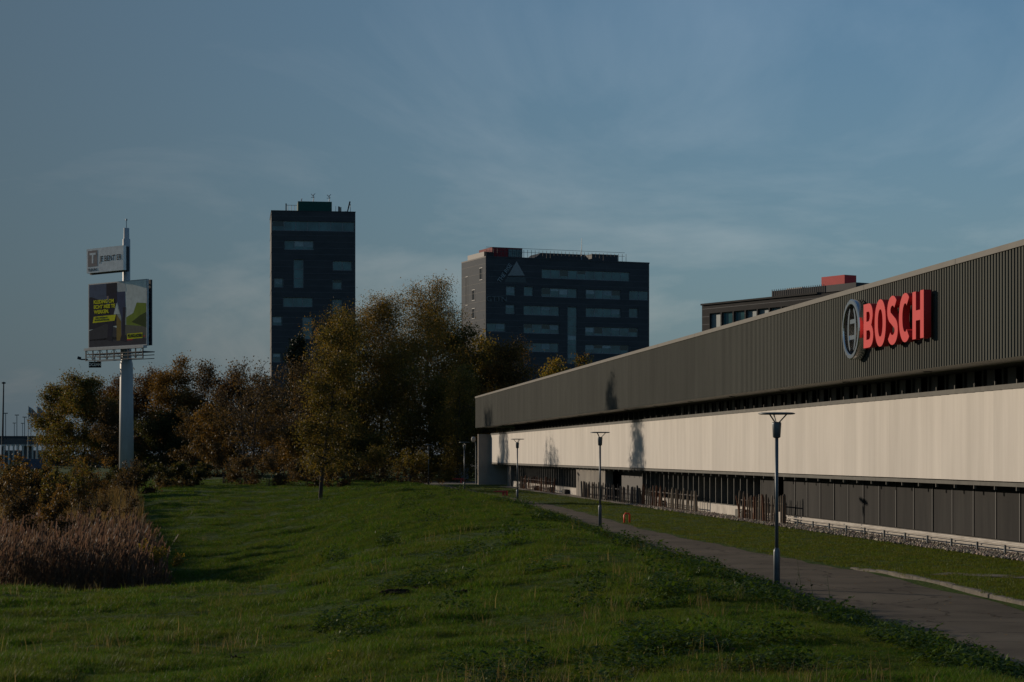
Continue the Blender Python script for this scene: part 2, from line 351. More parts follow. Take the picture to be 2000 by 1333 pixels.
bpart('fascia_end', MB().box(PF + 0.05, 60, S1 - 0.06, S1, ZF0 + .02, ZF1 - 0.18), M['cladding'])
bpart('roof', MB().box(PF + 0.5, 60, S0, S1 - 0.1, ZF1 - 0.5, ZF1 - 0.2), M['roof'])
mb = MB(); mb.add([(PF + 0.003, S0, ZF0), (PF + 0.003, S1, ZF0), (PF + .5, S1, ZF0 - .015), (PF + .5, S0, ZF0 - .015), (PC + 0.3, S0, ZF0 + .02), (PC + 0.3, S1, ZF0 + .02)], [(0, 3, 2, 1), (3, 4, 5, 2)])
mb.add([(PC + .3, 190, ZF0 + .02), (PC + .3, S1, ZF0 + .02), (60, S1, ZF0 + .02), (60, 190, ZF0 + .02)], [(0, 3, 2, 1)])
so = bpart('soffit', mb, M['soffit'])
for y in np.arange(53.5, 190, 9.3): bpart('downlight', MB().lathe([(0.12, -0.03), (0.16, 0.0), (0.16, 0.05)], 12, (21.15, y, ZF0 - 0.018)), M['black'], so)
# clerestory: glass panes with posts between, under the soffit
pane = MB().box(0, 0.03, 0.05, 1.75, 0, 0.86).mesh('pane', M['glass'])
post = MB().box(-0.32, 0.10, -0.09, 0.09, 0, 0.86).mesh('post', M['steel'])
blind = MB().box(0, 0.02, 0.0, 0.72, 0, 0.84).mesh('blind', M['mullion'])
for i, y in enumerate(np.arange(46, 189, 1.8)):
    link('clerestory_pane', pane, bd, Vector((PC, y, ZL1 - 0.14)) - O); link('clerestory_post', post, bd, Vector((PC, y, ZL1 - 0.14)) - O)
    if y < 110: link('clerestory_reflection', blind, bd, Vector((PC - 0.25, y + 0.92 + .08*math.sin(i*7), ZL1 - 0.13)) - O)  # pale squares modelled in place of reflections on the clerestory glass
# solid body behind
bpart('inner_wall', MB().box(PC + 0.12, 60, S0, 190, 0, ZF0), M['black'])
bpart('near_end_wall', MB().box(PW + .2, 60, S0 - .3, S0 - .02, 0, ZF1 - .6), M['darkpanel'])
bpart('ledge', MB().box(PL + 0.12, PC + 0.11, S0, 190, ZL1 - 0.24, ZL1 - 0.16), M['steel'])
# louvre band: each blade turned a little so that its near edge stands behind the next
blade = MB()
bw, bh = 0.86, ZL1 - ZL0 - 0.12
prof = [(0.020, 0.0), (0.008, bw*0.15), (0.0, bw*0.5), (-0.006, bw*0.85), (-0.012, bw)]
vs = []
for z in (0, bh):
    vs += [(x, y, z) for x, y in prof] + [(x + 0.03, y, z) for x, y in reversed(prof)]
nn = 2*len(prof)
blade.add(vs, [(k, k + nn, (k + 1) % nn + nn, (k + 1) % nn) for k in range(nn)] + [tuple(range(nn)), tuple(reversed(range(nn, 2*nn)))])
blade_me = blade.mesh('louvre_blade', M['louvre'])
y = 40.0; i = 0
while y < 200.3:
    o = link('louvre_blade', blade_me, bd, Vector((PL, y, ZL0 + 0.05)) - O, R(1.9 + random.gauss(0, 0.45)))
    y += 0.8; i += 1
for z0, z1, nm in ((ZL1 - 0.06, ZL1 + 0.09, 'upper_rail'), (ZL0 - 0.10, ZL0 + 0.02, 'lower_rail')):
    s = 38.0
    while s < 200:
        e = min(s + 10.8, 200.9)
        rl = bpart(nm, MB().box(PL - 0.05, PL + 0.13, s + .008, e - .008, z0, z1), M['steel'])
        mb = MB()
        for y in np.arange(s + .6, e - .2, 1.8):
            if nm == 'upper_rail': mb.box(PL - 0.02, PL + 0.03, y, y + .05, z1 + .001, z1 + 0.13)
            else: mb.box(PL - 0.03, PL + 0.05, y, y + .05, z0 - 0.12, z0 - .001)
        tag(bpart('bracket_row', mb, M['coping'], None), kind='stuff'); s = e
# outriggers under the louvres
orig = MB().box(0, PW - PL + 0.1, 0, 0.07, 0, 0.08).mesh('outrigger', M['mullion'])
for y in np.arange(42.6, 190, 3.6): link('outrigger', orig, bd, Vector((PL + 0.135, y, ZL0 - 0.095)) - O)
# lower facade
def zone(y0, y1, kind):
    if kind == 'panel':
        k = max(1, round((y1 - y0)/2.0)); w = (y1 - y0)/k
        for j in range(k):
            bpart('wall_panel', MB().box(PW + random.uniform(0, .02), PW + 0.1, y0 + j*w + 0.05, y0 + (j+1)*w - 0.05, 0.40, 2.24), M['darkpanel'])
            bpart('joint_strip', MB().box(PW - 0.02, PW + 0.06, y0 + j*w - 0.035, y0 + j*w + 0.035, 0.40, 2.24), M['black'])
        bpart('plinth', MB().box(PW - 0.05, PW + 0.1, y0, y1, 0, 0.36), M['plinth'])
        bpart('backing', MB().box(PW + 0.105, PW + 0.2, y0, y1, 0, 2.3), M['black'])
    elif kind == 'window':
        k = max(1, round((y1 - y0)/1.35)); w = (y1 - y0)/k
        for j in range(k):
            yy = y0 + j*w
            bpart('window_pane', MB().box(PW + 0.42, PW + 0.45, yy + 0.08, yy + w - 0.005, 0.55, 2.3), M['glass'])
            bpart('window_fin', MB().box(PW + 0.0, PW + 0.415, yy, yy + 0.07, 0.55, 2.3), M['mullion'])
            bpart('sill', MB().box(PW - 0.02, PW + 0.4, yy + 0.09, yy + w - 0.02, 0.525, 0.56), M['steel'])
        bpart('plinth', MB().box(PW - 0.05, PW + 0.40, y0, y1, 0, 0.52), M['plinth'])
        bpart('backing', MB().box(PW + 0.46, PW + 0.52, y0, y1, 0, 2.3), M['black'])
    elif kind == 'concrete':
        bpart('concrete_wall', MB().box(PW - 0.25, PW + 0.3, y0, y1, 0, 2.24), M['concrete'])
    elif kind == 'recess':
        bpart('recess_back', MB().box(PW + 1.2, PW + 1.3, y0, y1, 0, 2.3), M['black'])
for z_ in ((40, 86.5, 'panel'), (86.5, 88.2, 'recess'), (88.2, 90.6, 'panel'), (90.6, 122, 'window'), (122, 133, 'recess'), (133, 146, 'concrete'), (146, 187, 'window'), (187, 189.9, 'concrete')): zone(*z_)
# pale slats standing in for ladder-like reflections in the windows
for y0 in (96.2, 98.9, 100.2, 101.6, 103, 106.4, 108):
    mb = MB()
    for k in range(7): mb.box(PW + 0.30, PW + 0.40, y0 + .25, y0 + 0.8, 0.75 + k*0.21, 0.79 + k*0.21)
    bpart('reflection_slats', mb, M['plinth'])
bpart('end_wall', MB().box(20.5, 23.4, 200.1, 200.6, 0, 5.1), M['endwall'])
# grey equipment boxes at the foot of the wall
for y, h in ((92.5, .42), (113, .38), (150.5, .36), (159, .4), (168, .38), (178, .36)):
    bx = MB().box(PW - 0.42, PW - 0.06, y, y + 1.5, 0, h).build('equipment_box', M['black'], None)
    MB().box(PW - 0.46, PW - 0.425, y + .1, y + 1.4, .06, h - .05).build('grille', M['steel'], bx)
    tag(bx, {92.5: 'low dark equipment box by the wall behind the nearest stake fence', 113: 'low dark box at wall foot behind the pale stake fence', 150.5: 'low dark box against plinth just left of the concrete wall section', 159: 'low dark box behind right end of the reddish stake fence', 168: 'low dark box behind left end of the reddish stake fence', 178: 'low dark box at plinth left of the reddish stake fence'}[y], 'box', 'equipment boxes along the wall foot')

# wall sign: red letters
def curve_mesh(name, loops, depth, bevel=0.0):
    cu = bpy.data.curves.new(name, 'CURVE'); cu.dimensions = '2D'; cu.fill_mode = 'BOTH'; cu.extrude = depth/2; cu.bevel_depth = bevel; cu.bevel_resolution = 1
    for lp in loops:
        sp = cu.splines.new('POLY'); sp.points.add(len(lp) - 1); sp.use_cyclic_u = True
        for p_, q in zip(sp.points, lp): p_.co = (q[0], q[1], 0, 1)
    o = bpy.data.objects.new(name, cu); me = bpy.data.meshes.new_from_object(o)
    bpy.data.objects.remove(o); bpy.data.curves.remove(cu); me.name = name; return me
def ell(cx, cy, rx, ry, a0, a1, k=20, e=2.0):
    out = []
    for i in range(k + 1):
        a = R(a0 + (a1 - a0)*i/k); c_, s_ = math.cos(a), math.sin(a)
        out.append((cx + rx*math.copysign(abs(c_)**(2/e), c_), cy + ry*math.copysign(abs(s_)**(2/e), s_)))
    return out
def strokeloop(center, hw):
    L_, R_ = [], []
    for i, p_ in enumerate(center):
        a = Vector(center[max(i-1, 0)]); c_ = Vector(center[min(i+1, len(center)-1)]); t = (c_ - a).normalized(); nn_ = Vector((-t.y, t.x))
        L_.append(tuple(Vector(p_) + nn_*hw)); R_.append(tuple(Vector(p_) - nn_*hw))
    return L_ + R_[::-1]
def letter_loops(ch):
    if ch == 'H': return [[(0,0),(.31,0),(.31,.41),(.69,.41),(.69,0),(1.0,0),(1.0,1.5),(.69,1.5),(.69,.97-.0),(.31,.97),(.31,1.5),(0,1.5)]] if False else [[(0,0),(.32,0),(.32,.58),(.72,.58),(.72,0),(1.04,0),(1.04,1.5),(.72,1.5),(.72,.90),(.32,.90),(.32,1.5),(0,1.5)]]
    if ch == 'O': return [ell(.58, .75, .58, .79, 0, 360, 40, 2.15)[:-1], ell(.58, .75, .25, .46, 0, 360, 32, 2.2)[:-1]]
    if ch == 'C':
        return [ell(.60, .75, .60, .79, 52, 308, 30, 2.1) + [(.74, .37)] + ell(.60, .75, .27, .46, 292, 68, 24, 2.1) + [(.74, 1.13)]]
    if ch == 'B':
        out = [(0, 0), (.62, 0)] + ell(.62, .40, .42, .40, -88, 62, 10) + [(.86, .79)] + ell(.58, 1.12, .40, .38, -35, 88, 10) + [(0, 1.5)]
        return [out, [(.31, .27), (.58, .27)] + ell(.58, .43, .15, .16, -85, 85, 6) + [(.31, .59)], [(.31, .89), (.54, .89)] + ell(.54, 1.06, .14, .165, -85, 85, 6) + [(.31, 1.225)]]
    if ch == 'S':
        top = ell(.55, 1.09, .36, .305, 35, 225, 14); bot = ell(.55, .41, .375, .305, 48, -150, 16)
        return [strokeloop(top + bot, .16)]
ls = empty('lettering_sign', (PF - 0.06, 63.3, 6.7), -math.pi/2, 'row of five big red raised capital letters on ribbed fascia', 'sign')
xcur = -66.6 + 63.3
for ch, adv, wd in (('B', 1.20, 1.04), ('O', 1.28, 1.16), ('S', 1.20, 1.1), ('C', 1.30, 1.15), ('H', 1.1, 1.04)):
    me = curve_mesh('letter', letter_loops(ch), 0.24); me.materials.clear(); me.materials.append(M['red'])
    me.transform(Matrix.Rotation(R(90), 4, 'X')); me.transform(Matrix.Diagonal((1.06, 1, 1, 1)))
    link('letter', me, ls, (xcur, -0.17, 0)); xcur += adv*1.06
em = empty('emblem_sign', (PF - 0.06, 68.05, 7.44), -math.pi/2, 'round chrome ring emblem left of the red letters', 'sign')
ring = MB(); nseg = 56; prof = [(0.87, .30), (0.87, -.02), (0.90, -.05), (1.02, -.05), (1.06, -.02), (1.06, .30)]
vs = []
for k in range(nseg):
    w = 2*math.pi*k/nseg
    vs += [(r*math.cos(w), y - 0.28, r*math.sin(w)) for r, y in prof]
ring.add(vs, [(k*6 + j, ((k+1) % nseg)*6 + j, ((k+1) % nseg)*6 + (j+1) % 6, k*6 + (j+1) % 6) for k in range(nseg) for j in range(6)])
ring.build('ring', M['chrome'], em, smooth=False)
MB().tube([(0, -0.02, 0), (0, 0.02, 0)], 0.92, 40).build('back_plate', M['emblem_back'], em)
for sx in (-1, 1):
    a = ell(0, 0, 0.52, 0.86, 62, -62, 12); bI = ell(0, 0, 0.36, 0.80, -58, 58, 12)
    me = curve_mesh('armature_bar', [[(sx*x, z) for x, z in a + bI]], 0.16); me.materials.clear(); me.materials.append(M['chrome']); me.transform(Matrix.Rotation(R(90), 4, 'X'))
    link('armature_bar', me, em, (0, -0.20, 0))
for z in (-0.28, 0.28): MB().box(-0.40, 0.40, -0.26, -0.14, z - 0.075, z + 0.075).build('cross_bar', M['chrome'], em)

# gravel strip with stones
tag(MB().add([(21.15, 40, 0.108), (PW - .06, 40, 0.108), (PW - .06, 53, 0.02), (21.15, 53, 0.02), (21.2, 188, 0.012), (PW - .06, 188, 0.012)], [(0, 1, 2, 3), (3, 2, 5, 4)]).build('gravel_strip', M['gravel']), 'pale gravel strip along the foot of the long wall', 'gravel', kind='structure')
N = 9000
sy = 44 + (rng.random(N)**1.5)*75; sx = 21.1 + rng.random(N)*1.3 + rng.normal(0, .06, N); sz = np.where(sy < 53, 0.108 - (sy - 40)/13*0.088, 0.02)
rad = rng.uniform(0.03, 0.075, N)
octv = np.array([(1,0,0),(-1,0,0),(0,1,0),(0,-1,0),(0,0,.8),(0,0,-.8)], float)
octf = np.array([(0,2,4),(2,1,4),(1,3,4),(3,0,4),(2,0,5),(1,2,5),(3,1,5),(0,3,5)])
ang = rng.random(N)*6.28; ca_, sa_ = np.cos(ang), np.sin(ang)
vv = octv[None]*rad[:, None, None]*rng.uniform(.6, 1.3, (N, 6, 1))
vx = vv[..., 0]*ca_[:, None] - vv[..., 1]*sa_[:, None]; vy = vv[..., 0]*sa_[:, None] + vv[..., 1]*ca_[:, None]
VV = np.stack([vx + sx[:, None], vy + sy[:, None], vv[..., 2] + (sz + rad*.4)[:, None]], -1).reshape(-1, 3)
base = np.array([.34, .28, .215])[None] * rng.uniform(.3, 1.5, (N, 1)) * rng.uniform(.9, 1.1, (N, 3))
sm, n, l, b = new_mat('stones'); at = n.new('ShaderNodeAttribute'); at.attribute_name = 'Col'; l.new(at.outputs[0], b.inputs['Base Color']); b.inputs['Roughness'].default_value = .9
tag(link('gravel_stones', np_mesh('gravel_stones', VV, (np.arange(N)[:, None, None]*6 + octf[None]).reshape(-1, 3), sm, np.repeat(base, 6, 0))), 'loose pale stones of the gravel strip below the dark wall panels', 'gravel', kind='stuff')
# low pipe rail on the gravel
pr = empty('pipe_rail', (21.95, 70, 0), 0, 'low pale pipe rail on short posts running above the gravel', 'rail')
MB().tube([(0, -24, .34), (0, 14.5, .34)], 0.035, 8).build('pipe', M['plinth'], pr)
MB().tube([(0.12, -24, .22), (0.12, 14.5, .22)], 0.025, 8).build('pipe', M['plinth'], pr)
for k in range(17): MB().box(-.03, .03, -24 + k*2.4 - .03, -24 + k*2.4 + .03, -.02, .32).build('post', M['lamp'], pr)
MB().box(-.12, .12, 14.5, 14.8, 0, .55).build('end_post', M['plinth'], pr)

# stake fences (each stake its own piece)
def stakes(px0, px1, py0, py1, yb0, yb1, n_, mats, label, hh, s_seed):
    r_ = random.Random(s_seed)
    X0 = 21.85
    def at(px): r_ = (px - 1000)/F; k = X0/(r_*CA + SA); return Vector((X0, k*(CA - r_*SA), 0))
    A, B = at(px0), at(px1)
    f = empty('stake_fence', A, math.atan2(B.y - A.y, B.x - A.x), label, 'fence', 'rough stake fences on the lawn by the wall')
    L = (B - A).length
    for k in range(n_):
        x = L*k/(n_ - 1) + r_.uniform(-.06, .06); h = hh*r_.uniform(.88, 1.06); rr = r_.uniform(.035, .06)*L/(n_*.16) if L/n_ < .16 else r_.uniform(.035, .065)
        if k in (0, 2, n_ - 1): rr *= 1.5; h *= 1.05
        lx, ly = r_.gauss(0, .04), r_.gauss(0, .05)
        MB().tube([(x, 0, -.1), (x + lx*.5, ly*.5, h*.5), (x + lx, ly, h - .08), (x + lx, ly, h)], [rr, rr*.95, rr*.85, rr*.45], 7).build('stake', M[r_.choice(mats)], f)
    for z in (.28, hh*.72): MB().box(-.05, L + .05, .07, .10, z, z + .05).build('wire_rail', M['wood_dark'], f)
stakes(1255, 1360, 0, 0, 993.5, 994, 26, ['wood_pale', 'wood_pale', 'wood', 'wood_red'], 'pale brown stake fence between the dark fence and the white plinth', 1.2, 1)
stakes(1442, 1532, 0, 0, 1017, 1021, 20, ['wood_pale', 'wood', 'wood_pale', 'wood_red', 'wood'], 'tall mixed brown stake fence just behind the nearest lamp post', 1.22, 2)
stakes(1137, 1252, 0, 0, 971, 982, 34, ['wood_dark', 'wood_dark', 'wood_dark', 'wood'], 'dense dark grey stake fence beside the concrete wall section', 1.12, 3)
stakes(1017, 1082, 0, 0, 957, 958, 22, ['wood_red', 'wood', 'wood_red'], 'farthest stake fence with reddish stakes right of a thin lamp post', 1.22, 4)

# ------------------------------------------------------------------ lamp posts
def lamp_parts():
    p = {}
    p['base_sleeve'] = MB().lathe([(.075, -.3), (.075, .84), (.068, .88), (.045, .93)], 16).mesh('base_sleeve', M['lamp'], True)
    p['pole'] = MB().lathe([(.043, .9), (.040, 3.5)], 14).mesh('pole', M['lamp'], True)
    p['lamp_head'] = MB().lathe([(.05, 3.42), (.085, 3.44), (.105, 3.74), (.10, 3.78), (.03, 3.79)], 20).mesh('lamp_head', M['lamp'], True)
    p['lamp_disc'] = MB().lathe([(.02, 3.965), (.36, 3.955), (.41, 3.965), (.42, 3.985), (.36, 4.0), (.02, 4.005)], 36).mesh('lamp_disc', M['lamp'], True)
    arms = [MB().tube([(.05*math.cos(w), .05*math.sin(w), 3.77), (.23*math.cos(w), .23*math.sin(w), 3.96)], .016, 6).mesh('arm', M['lamp']) for w in (R(15), R(135), R(255))]
    return p, arms
LP, LA = lamp_parts()
for px, d, lab in ((1517, 45.2, 'nearest and tallest looking grey lamp post with a flat disc head'), (1172, 84, 'grey lamp post standing before the dark stake fence and tree shadow'),
                   (1010.5, 121, 'grey lamp post left of the reddish stake fence, before the cream louvres'), (907, 153, 'thin lamp post just left of the dark end wall'),
                   (837, 190, 'farthest thin lamp post against the dark trees')):
    u = UD(px, d); t = empty('lamp_post', W(u, d, min(0.0, ground_z(u, d)) if px == 1517 else ground_z(u, d)*0), R(px), lab, 'lamp post', 'lamp posts along the path')
    for k, me in LP.items(): link(k, me, t)
    for me in LA: link('arm', me, t)

# ------------------------------------------------------------------ small things on the lawn
d = CH*F/(1022 - HOR)
tag(MB().tube([(-.12, 0, -.1), (-.12, 0, .37), (-.09, 0, .42), (.09, 0, .42), (.12, 0, .37), (.12, 0, -.1)], .04, 10).build('pipe_hoop', M['redtube'], None, W(UD(1224.5, d), d), -YAW, True), 'small orange red pipe hoop standing alone on the lawn', 'hoop')
def bench(px, py, L, h, label):
    d = CH*F/(py - HOR); t = empty('lawn_bench', W(UD(px, d), d), -YAW + R(-14), label, 'bench', 'red benches on the lawn')
    MB().box(-L/2, L/2, -.2, .2, h - .1, h).add([(-L/2 - .3, -.2, h - .06), (-L/2 - .003, -.2, h - .1), (-L/2 - .003, .2, h - .1), (-L/2 - .3, .2, h - .06), (-L/2 - .003, -.2, h + .0), (-L/2 - .003, .2, h)], [(0, 3, 2, 1), (0, 4, 5, 3), (0, 1, 4), (3, 5, 2)]).build('seat', M['bench'], t)
    for x in (L*.12, L*.42): MB().box(x - .06, x + .06, -.15, .15, -.1, h - .103).build('leg', M['bench'], t)
bench(898, 944, 1.15, .50, 'red bench far off by the cross path left of the end wall')
bench(981, 968.5, .8, .36, 'low red bench in the shade left of a lamp post')
# cabinet, mesh fence and pole by the far end
d = 226.0
t = empty('utility_cabinet', W(UD(900, d), d), -YAW + R(12), 'pale grey ribbed utility cabinet beyond the far lamp post', 'cabinet')
MB().box(-.8, .8, -.45, .45, .0, 1.95).build('body', M['lamp'], t)
for k in range(5): MB().box(-.78 + k*.32, -.51 + k*.32, -.48, -.452, .1, 1.85).build('door_panel', mat('cabinet_grey', (.20, .22, .23), .5), t)
MB().box(-.85, .85, -.5, .5, 1.953, 2.03).build('cap', M['steel'], t)
t = empty('mesh_fence', W(UD(862, d + 3), d + 3), -YAW, 'dark wire mesh fence with thin posts left of the grey cabinet', 'fence')
for k in range(6): MB().tube([(-1.8 + k*.72, 0, -.1), (-1.8 + k*.72, 0, 2.3)], .03, 6).build('post', M['lamp'], t)
MB().box(-1.85, 5.2, -.025, .025, 2.22, 2.28).build('top_rail', M['steel'], t)
mb = MB()
for k in range(46): mb.box(-1.8 + k*.15, -1.788 + k*.15, -.006, .006, .05, 2.2)
for k in range(11): mb.box(-1.82, 5.1, .008, .018, .1 + k*.2, .112 + k*.2)
tag(mb.build('wire_mesh', M['black'], t), kind='stuff')
d = 204.0
t = empty('camera_mast', W(UD(929.5, d), d), -YAW, 'white dome camera on a slim dark mast beside the end wall', 'camera mast')
MB().tube([(0, 0, -.1), (0, 0, 3.9), (-.05, 0, 4.3)], [.06, .05, .05], 8).build('mast', M['lamp'], t)
MB().tube([(-.05, 0, 4.25), (-.22, 0, 4.45)], .05, 8).build('bracket', M['lamp'], t)
mb = MB().lathe([(.02, -.30), (.16, -.24), (.23, -.08), (.24, .08), (.18, .22), (.03, .27)], 16, (-.24, 0, 4.6)); mb.build('dome', M['plinth'], t, smooth=True)

# ------------------------------------------------------------------ office towers
M['tower'] = mat('tower', (0.056, 0.058, 0.062), 0.6, (0.042, 0.044, 0.048), 0.25, stretch=(1, 1, 3), detail=3, spec=.12)
M['tower_lit'] = M['tower']
M['slate'] = mat('slate', (0.026, 0.042, 0.062), 0.7, (0.021, 0.034, 0.050), 0.35, stretch=(1, 1, 3), detail=4, spec=.1)
M['tglass'] = mat('tglass', (0.046, 0.142, 0.156), 0.12, (0.018, 0.066, 0.078), 0.35, spec=0.45, detail=2)
M['tframe'] = mat('tframe', (0.20, 0.215, 0.225), 0.5, spec=.2)
M['blindw'] = mat('blindw', (0.16, 0.22, 0.23), 0.4, spec=.5)
M['joint'] = mat('joint', (.10, .105, .115), .6, spec=.15); M['tglass_dark'] = mat('tglass_dark', (.008, .022, .028), .1, spec=.4); M['blind_pale'] = mat('blind_pale', (.30, .36, .36), .5, spec=.3)
M['dull_red'] = mat('dull_red', (0.22, 0.035, 0.036), 0.7, spec=.1)
M['green'] = mat('green', (0.012, 0.075, 0.058), 0.6, spec=.15)
M['brick_red'] = mat('brick_red', (0.55, 0.05, 0.05), 0.6, (0.46, 0.042, 0.042), 0.8, spec=.15)
M['brownwall'] = mat('brownwall', (0.044, 0.042, 0.042), 0.8, (0.032, 0.031, 0.031), 0.5, stretch=(1, 1, 2), spec=.1)
def wall_with_windows(par, x0, x1, z0, z1, wins, thick, m, npan, name='wall'):
    """front wall in the plane y=0 facing -y, cut by window openings; wins = (x0,x1,z0,z1,panes)"""
    xs = sorted({x0, x1, *[w[0] for w in wins], *[w[1] for w in wins]}); zs = sorted({z0, z1, *[w[2] for w in wins], *[w[3] for w in wins]})
    mb = MB()
    for i in range(len(xs) - 1):
        for j in range(len(zs) - 1):
            cx, cz = (xs[i] + xs[i+1])/2, (zs[j] + zs[j+1])/2
            if any(w[0] < cx < w[1] and w[2] < cz < w[3] for w in wins): continue
            mb.add([(xs[i], 0, zs[j]), (xs[i+1], 0, zs[j]), (xs[i+1], 0, zs[j+1]), (xs[i], 0, zs[j+1])], [(0, 1, 2, 3)])
    for a, c_, e, g_, k in wins:                       # reveals
        mb.add([(a,0,e),(c_,0,e),(c_,0,g_),(a,0,g_),(a,thick,e),(c_,thick,e),(c_,thick,g_),(a,thick,g_)], [(0,4,5,1),(1,5,6,2),(2,6,7,3),(3,7,4,0)])
    mb.build(name, m, par)
    jb = MB()
    for zj in np.arange(z0 + 1.3, z1 - .2, 1.17):          # open joints between the cladding boards
        cut = sorted((w[0] - .05, w[1] + .05) for w in wins if w[2] - .12 < zj < w[3] + .12); xa = x0
        for c0, c1 in cut + [(x1, x1)]:
            if c0 - xa > .1: jb.box(xa, c0, -.022, -.003, zj, zj + .07)
            xa = max(xa, c1)
    tag(jb.build('cladding_joint', M['joint'], par), kind='stuff')
    for a, c_, e, g_, k in wins:
        wo = MB(); fr = .11
        wo.box(a, c_, thick - .12, thick, e, e + fr).box(a, c_, thick - .12, thick, g_ - fr, g_).box(a, a + fr, thick - .12, thick, e + fr, g_ - fr).box(c_ - fr, c_, thick - .12, thick, e + fr, g_ - fr)
        w_o = wo.build('window', M['tframe'], par)
        horiz = (c_ - a) > (g_ - e)*0.9
        for q in range(1, k):
            mq = a + fr + (c_ - a - 2*fr)*q/k - .03 if horiz else e + fr + (g_ - e - 2*fr)*q/k - .03
            (MB().box(mq - .07, mq + .07, thick - .13, thick - .035, e + fr, g_ - fr) if horiz else MB().box(a + fr, c_ - fr, thick - .13, thick - .035, mq - .07, mq + .07)).build('mullion', M['tframe'], w_o)
        for q in range(k):
            if horiz: p0, p1, q0, q1 = a + fr + (c_ - a - 2*fr)*q/k, a + fr + (c_ - a - 2*fr)*(q+1)/k - .06, e + fr, g_ - fr
            else: p0, p1, q0, q1 = a + fr, c_ - fr, e + fr + (g_ - e - 2*fr)*q/k, e + fr + (g_ - e - 2*fr)*(q+1)/k - .06
            MB().box(p0, p1, thick - .09, thick - .04, q0, q1).build('pane', M['tglass'], w_o)
            if npan.random() < .45:
                hb = npan.uniform(.25, .8)
                MB().box(p0 + .05, p1 - .05, thick - .10, thick - .092, q1 - (q1 - q0)*hb, q1 - .02).build('blind', M[npan.choice(['blindw', 'blindw', 'tglass_dark', 'blind_pale'])], w_o)
def panel_lines(par, x0, x1, z0, z1, step, m, thick=.03):
    mb = MB()
    for z in np.arange(z0, z1, step): mb.box(x0, x1, -thick, -.004, z, z + .09)
    return mb
nr_ = random.Random(3)
# tower: photo rows/columns mapped on its front plane
d = 368.0; k_ = d/F
TW = empty('office_tower', W(UD(530, d), d), -YAW + R(8), 'tall slim dark office tower with scattered windows and a green rooftop box', 'building')
tx = lambda px: (px - 530)*k_*1.012
tz = lambda py: CH + (HOR - py)*k_
wl_ = [(531, 691, 431.5, 450.5, 7), (555, 612, 469.5, 487.5, 3), (572.5, 592, 506, 562, 3), (648, 686, 508.5, 527, 2), (535, 553.5, 543, 561.5, 1), (647.5, 666.5, 545.5, 564, 1), (552.5, 610, 581, 599.5, 3), (647, 666, 583, 620, 2), (529.2, 551.5, 618, 636, 1), (589.5, 609, 618, 662, 2), (532, 549, 690, 708, 1)]
wall_with_windows(TW, 0, tx(692), -1, tz(412), [(tx(a) if a > 530.5 else .15, tx(b), tz(e), tz(c), k) for a, b, c, e, k in wl_], .35, M['tower'], nr_)
MB().box(.02, tx(692) - .02, .36, 15, -1, tz(412) - .02).build('core', M['tower'], TW)
mb = MB()
for z in np.arange(2, tz(415), 3.5):
    mb.box(-.02, tx(692) + .02, .37, 15.02, z, z + .06)
mb.build('storey_joint', M['black'], TW)
MB().box(-.06, tx(692) + .06, -.06, 15, tz(412), tz(411)).build('parapet', M['tower'], TW)
bx = MB().box(tx(582), tx(648), 3, 9, tz(411) + .01, tz(388.5)).build('plant_room', M['green'], TW)
for px, top in ((589, 385), (612, 372), (643, 373)):
    q = tx(px); a_ = MB().tube([(q, 5, tz(389)), (q + .15, 5, tz(380)), (q, 5, tz(top))], .07, 5)
    if top < 380:
        a_.tube([(q - .35, 5, tz(top) + .1), (q, 5, tz(top) - .3), (q + .4, 5, tz(top) + .2)], .06, 5); a_.tube([(q - .35, 5, tz(top + 6)), (q + .35, 5, tz(top + 5))], .05, 5)
    a_.build('antenna', M['tframe'], TW)
MB().tube([(tx(558.5), 1, tz(411)), (tx(558.5), 1, tz(396))], .12, 6).build('antenna', M['black'], TW)
for px in (562, 569, 575, 655, 660): MB().tube([(tx(px), 2, tz(411)), (tx(px), 2, tz(398))], .04, 5).build('railing_post', M['tframe'], TW)
MB().box(tx(558), tx(580), 1.97, 2.03, tz(398.4), tz(397.6)).build('railing', M['tframe'], TW)
MB().box(tx(660), tx(663.3), 2, 2.6, tz(412), tz(399)).build('chimney', M['black'], TW)
MB().box(tx(664), tx(666), 2, 2.6, tz(412), tz(400)).build('chimney', M['black'], TW)
MB().box(tx(672.5), tx(679), 2, 3, tz(412), tz(408)).box(tx(680), tx(687), 2, 3, tz(412), tz(410)).build('roof_unit', M['tframe'], TW)
MB().tube([(tx(678), 2.5, tz(409)), (tx(683), 2.5, tz(388))], [.12, .16], 6).build('antenna', M['black'], TW)
MB().tube([(tx(684), 2.5, tz(410)), (tx(683.8), 2.5, tz(393))], .05, 5).build('antenna', M['tframe'], TW)

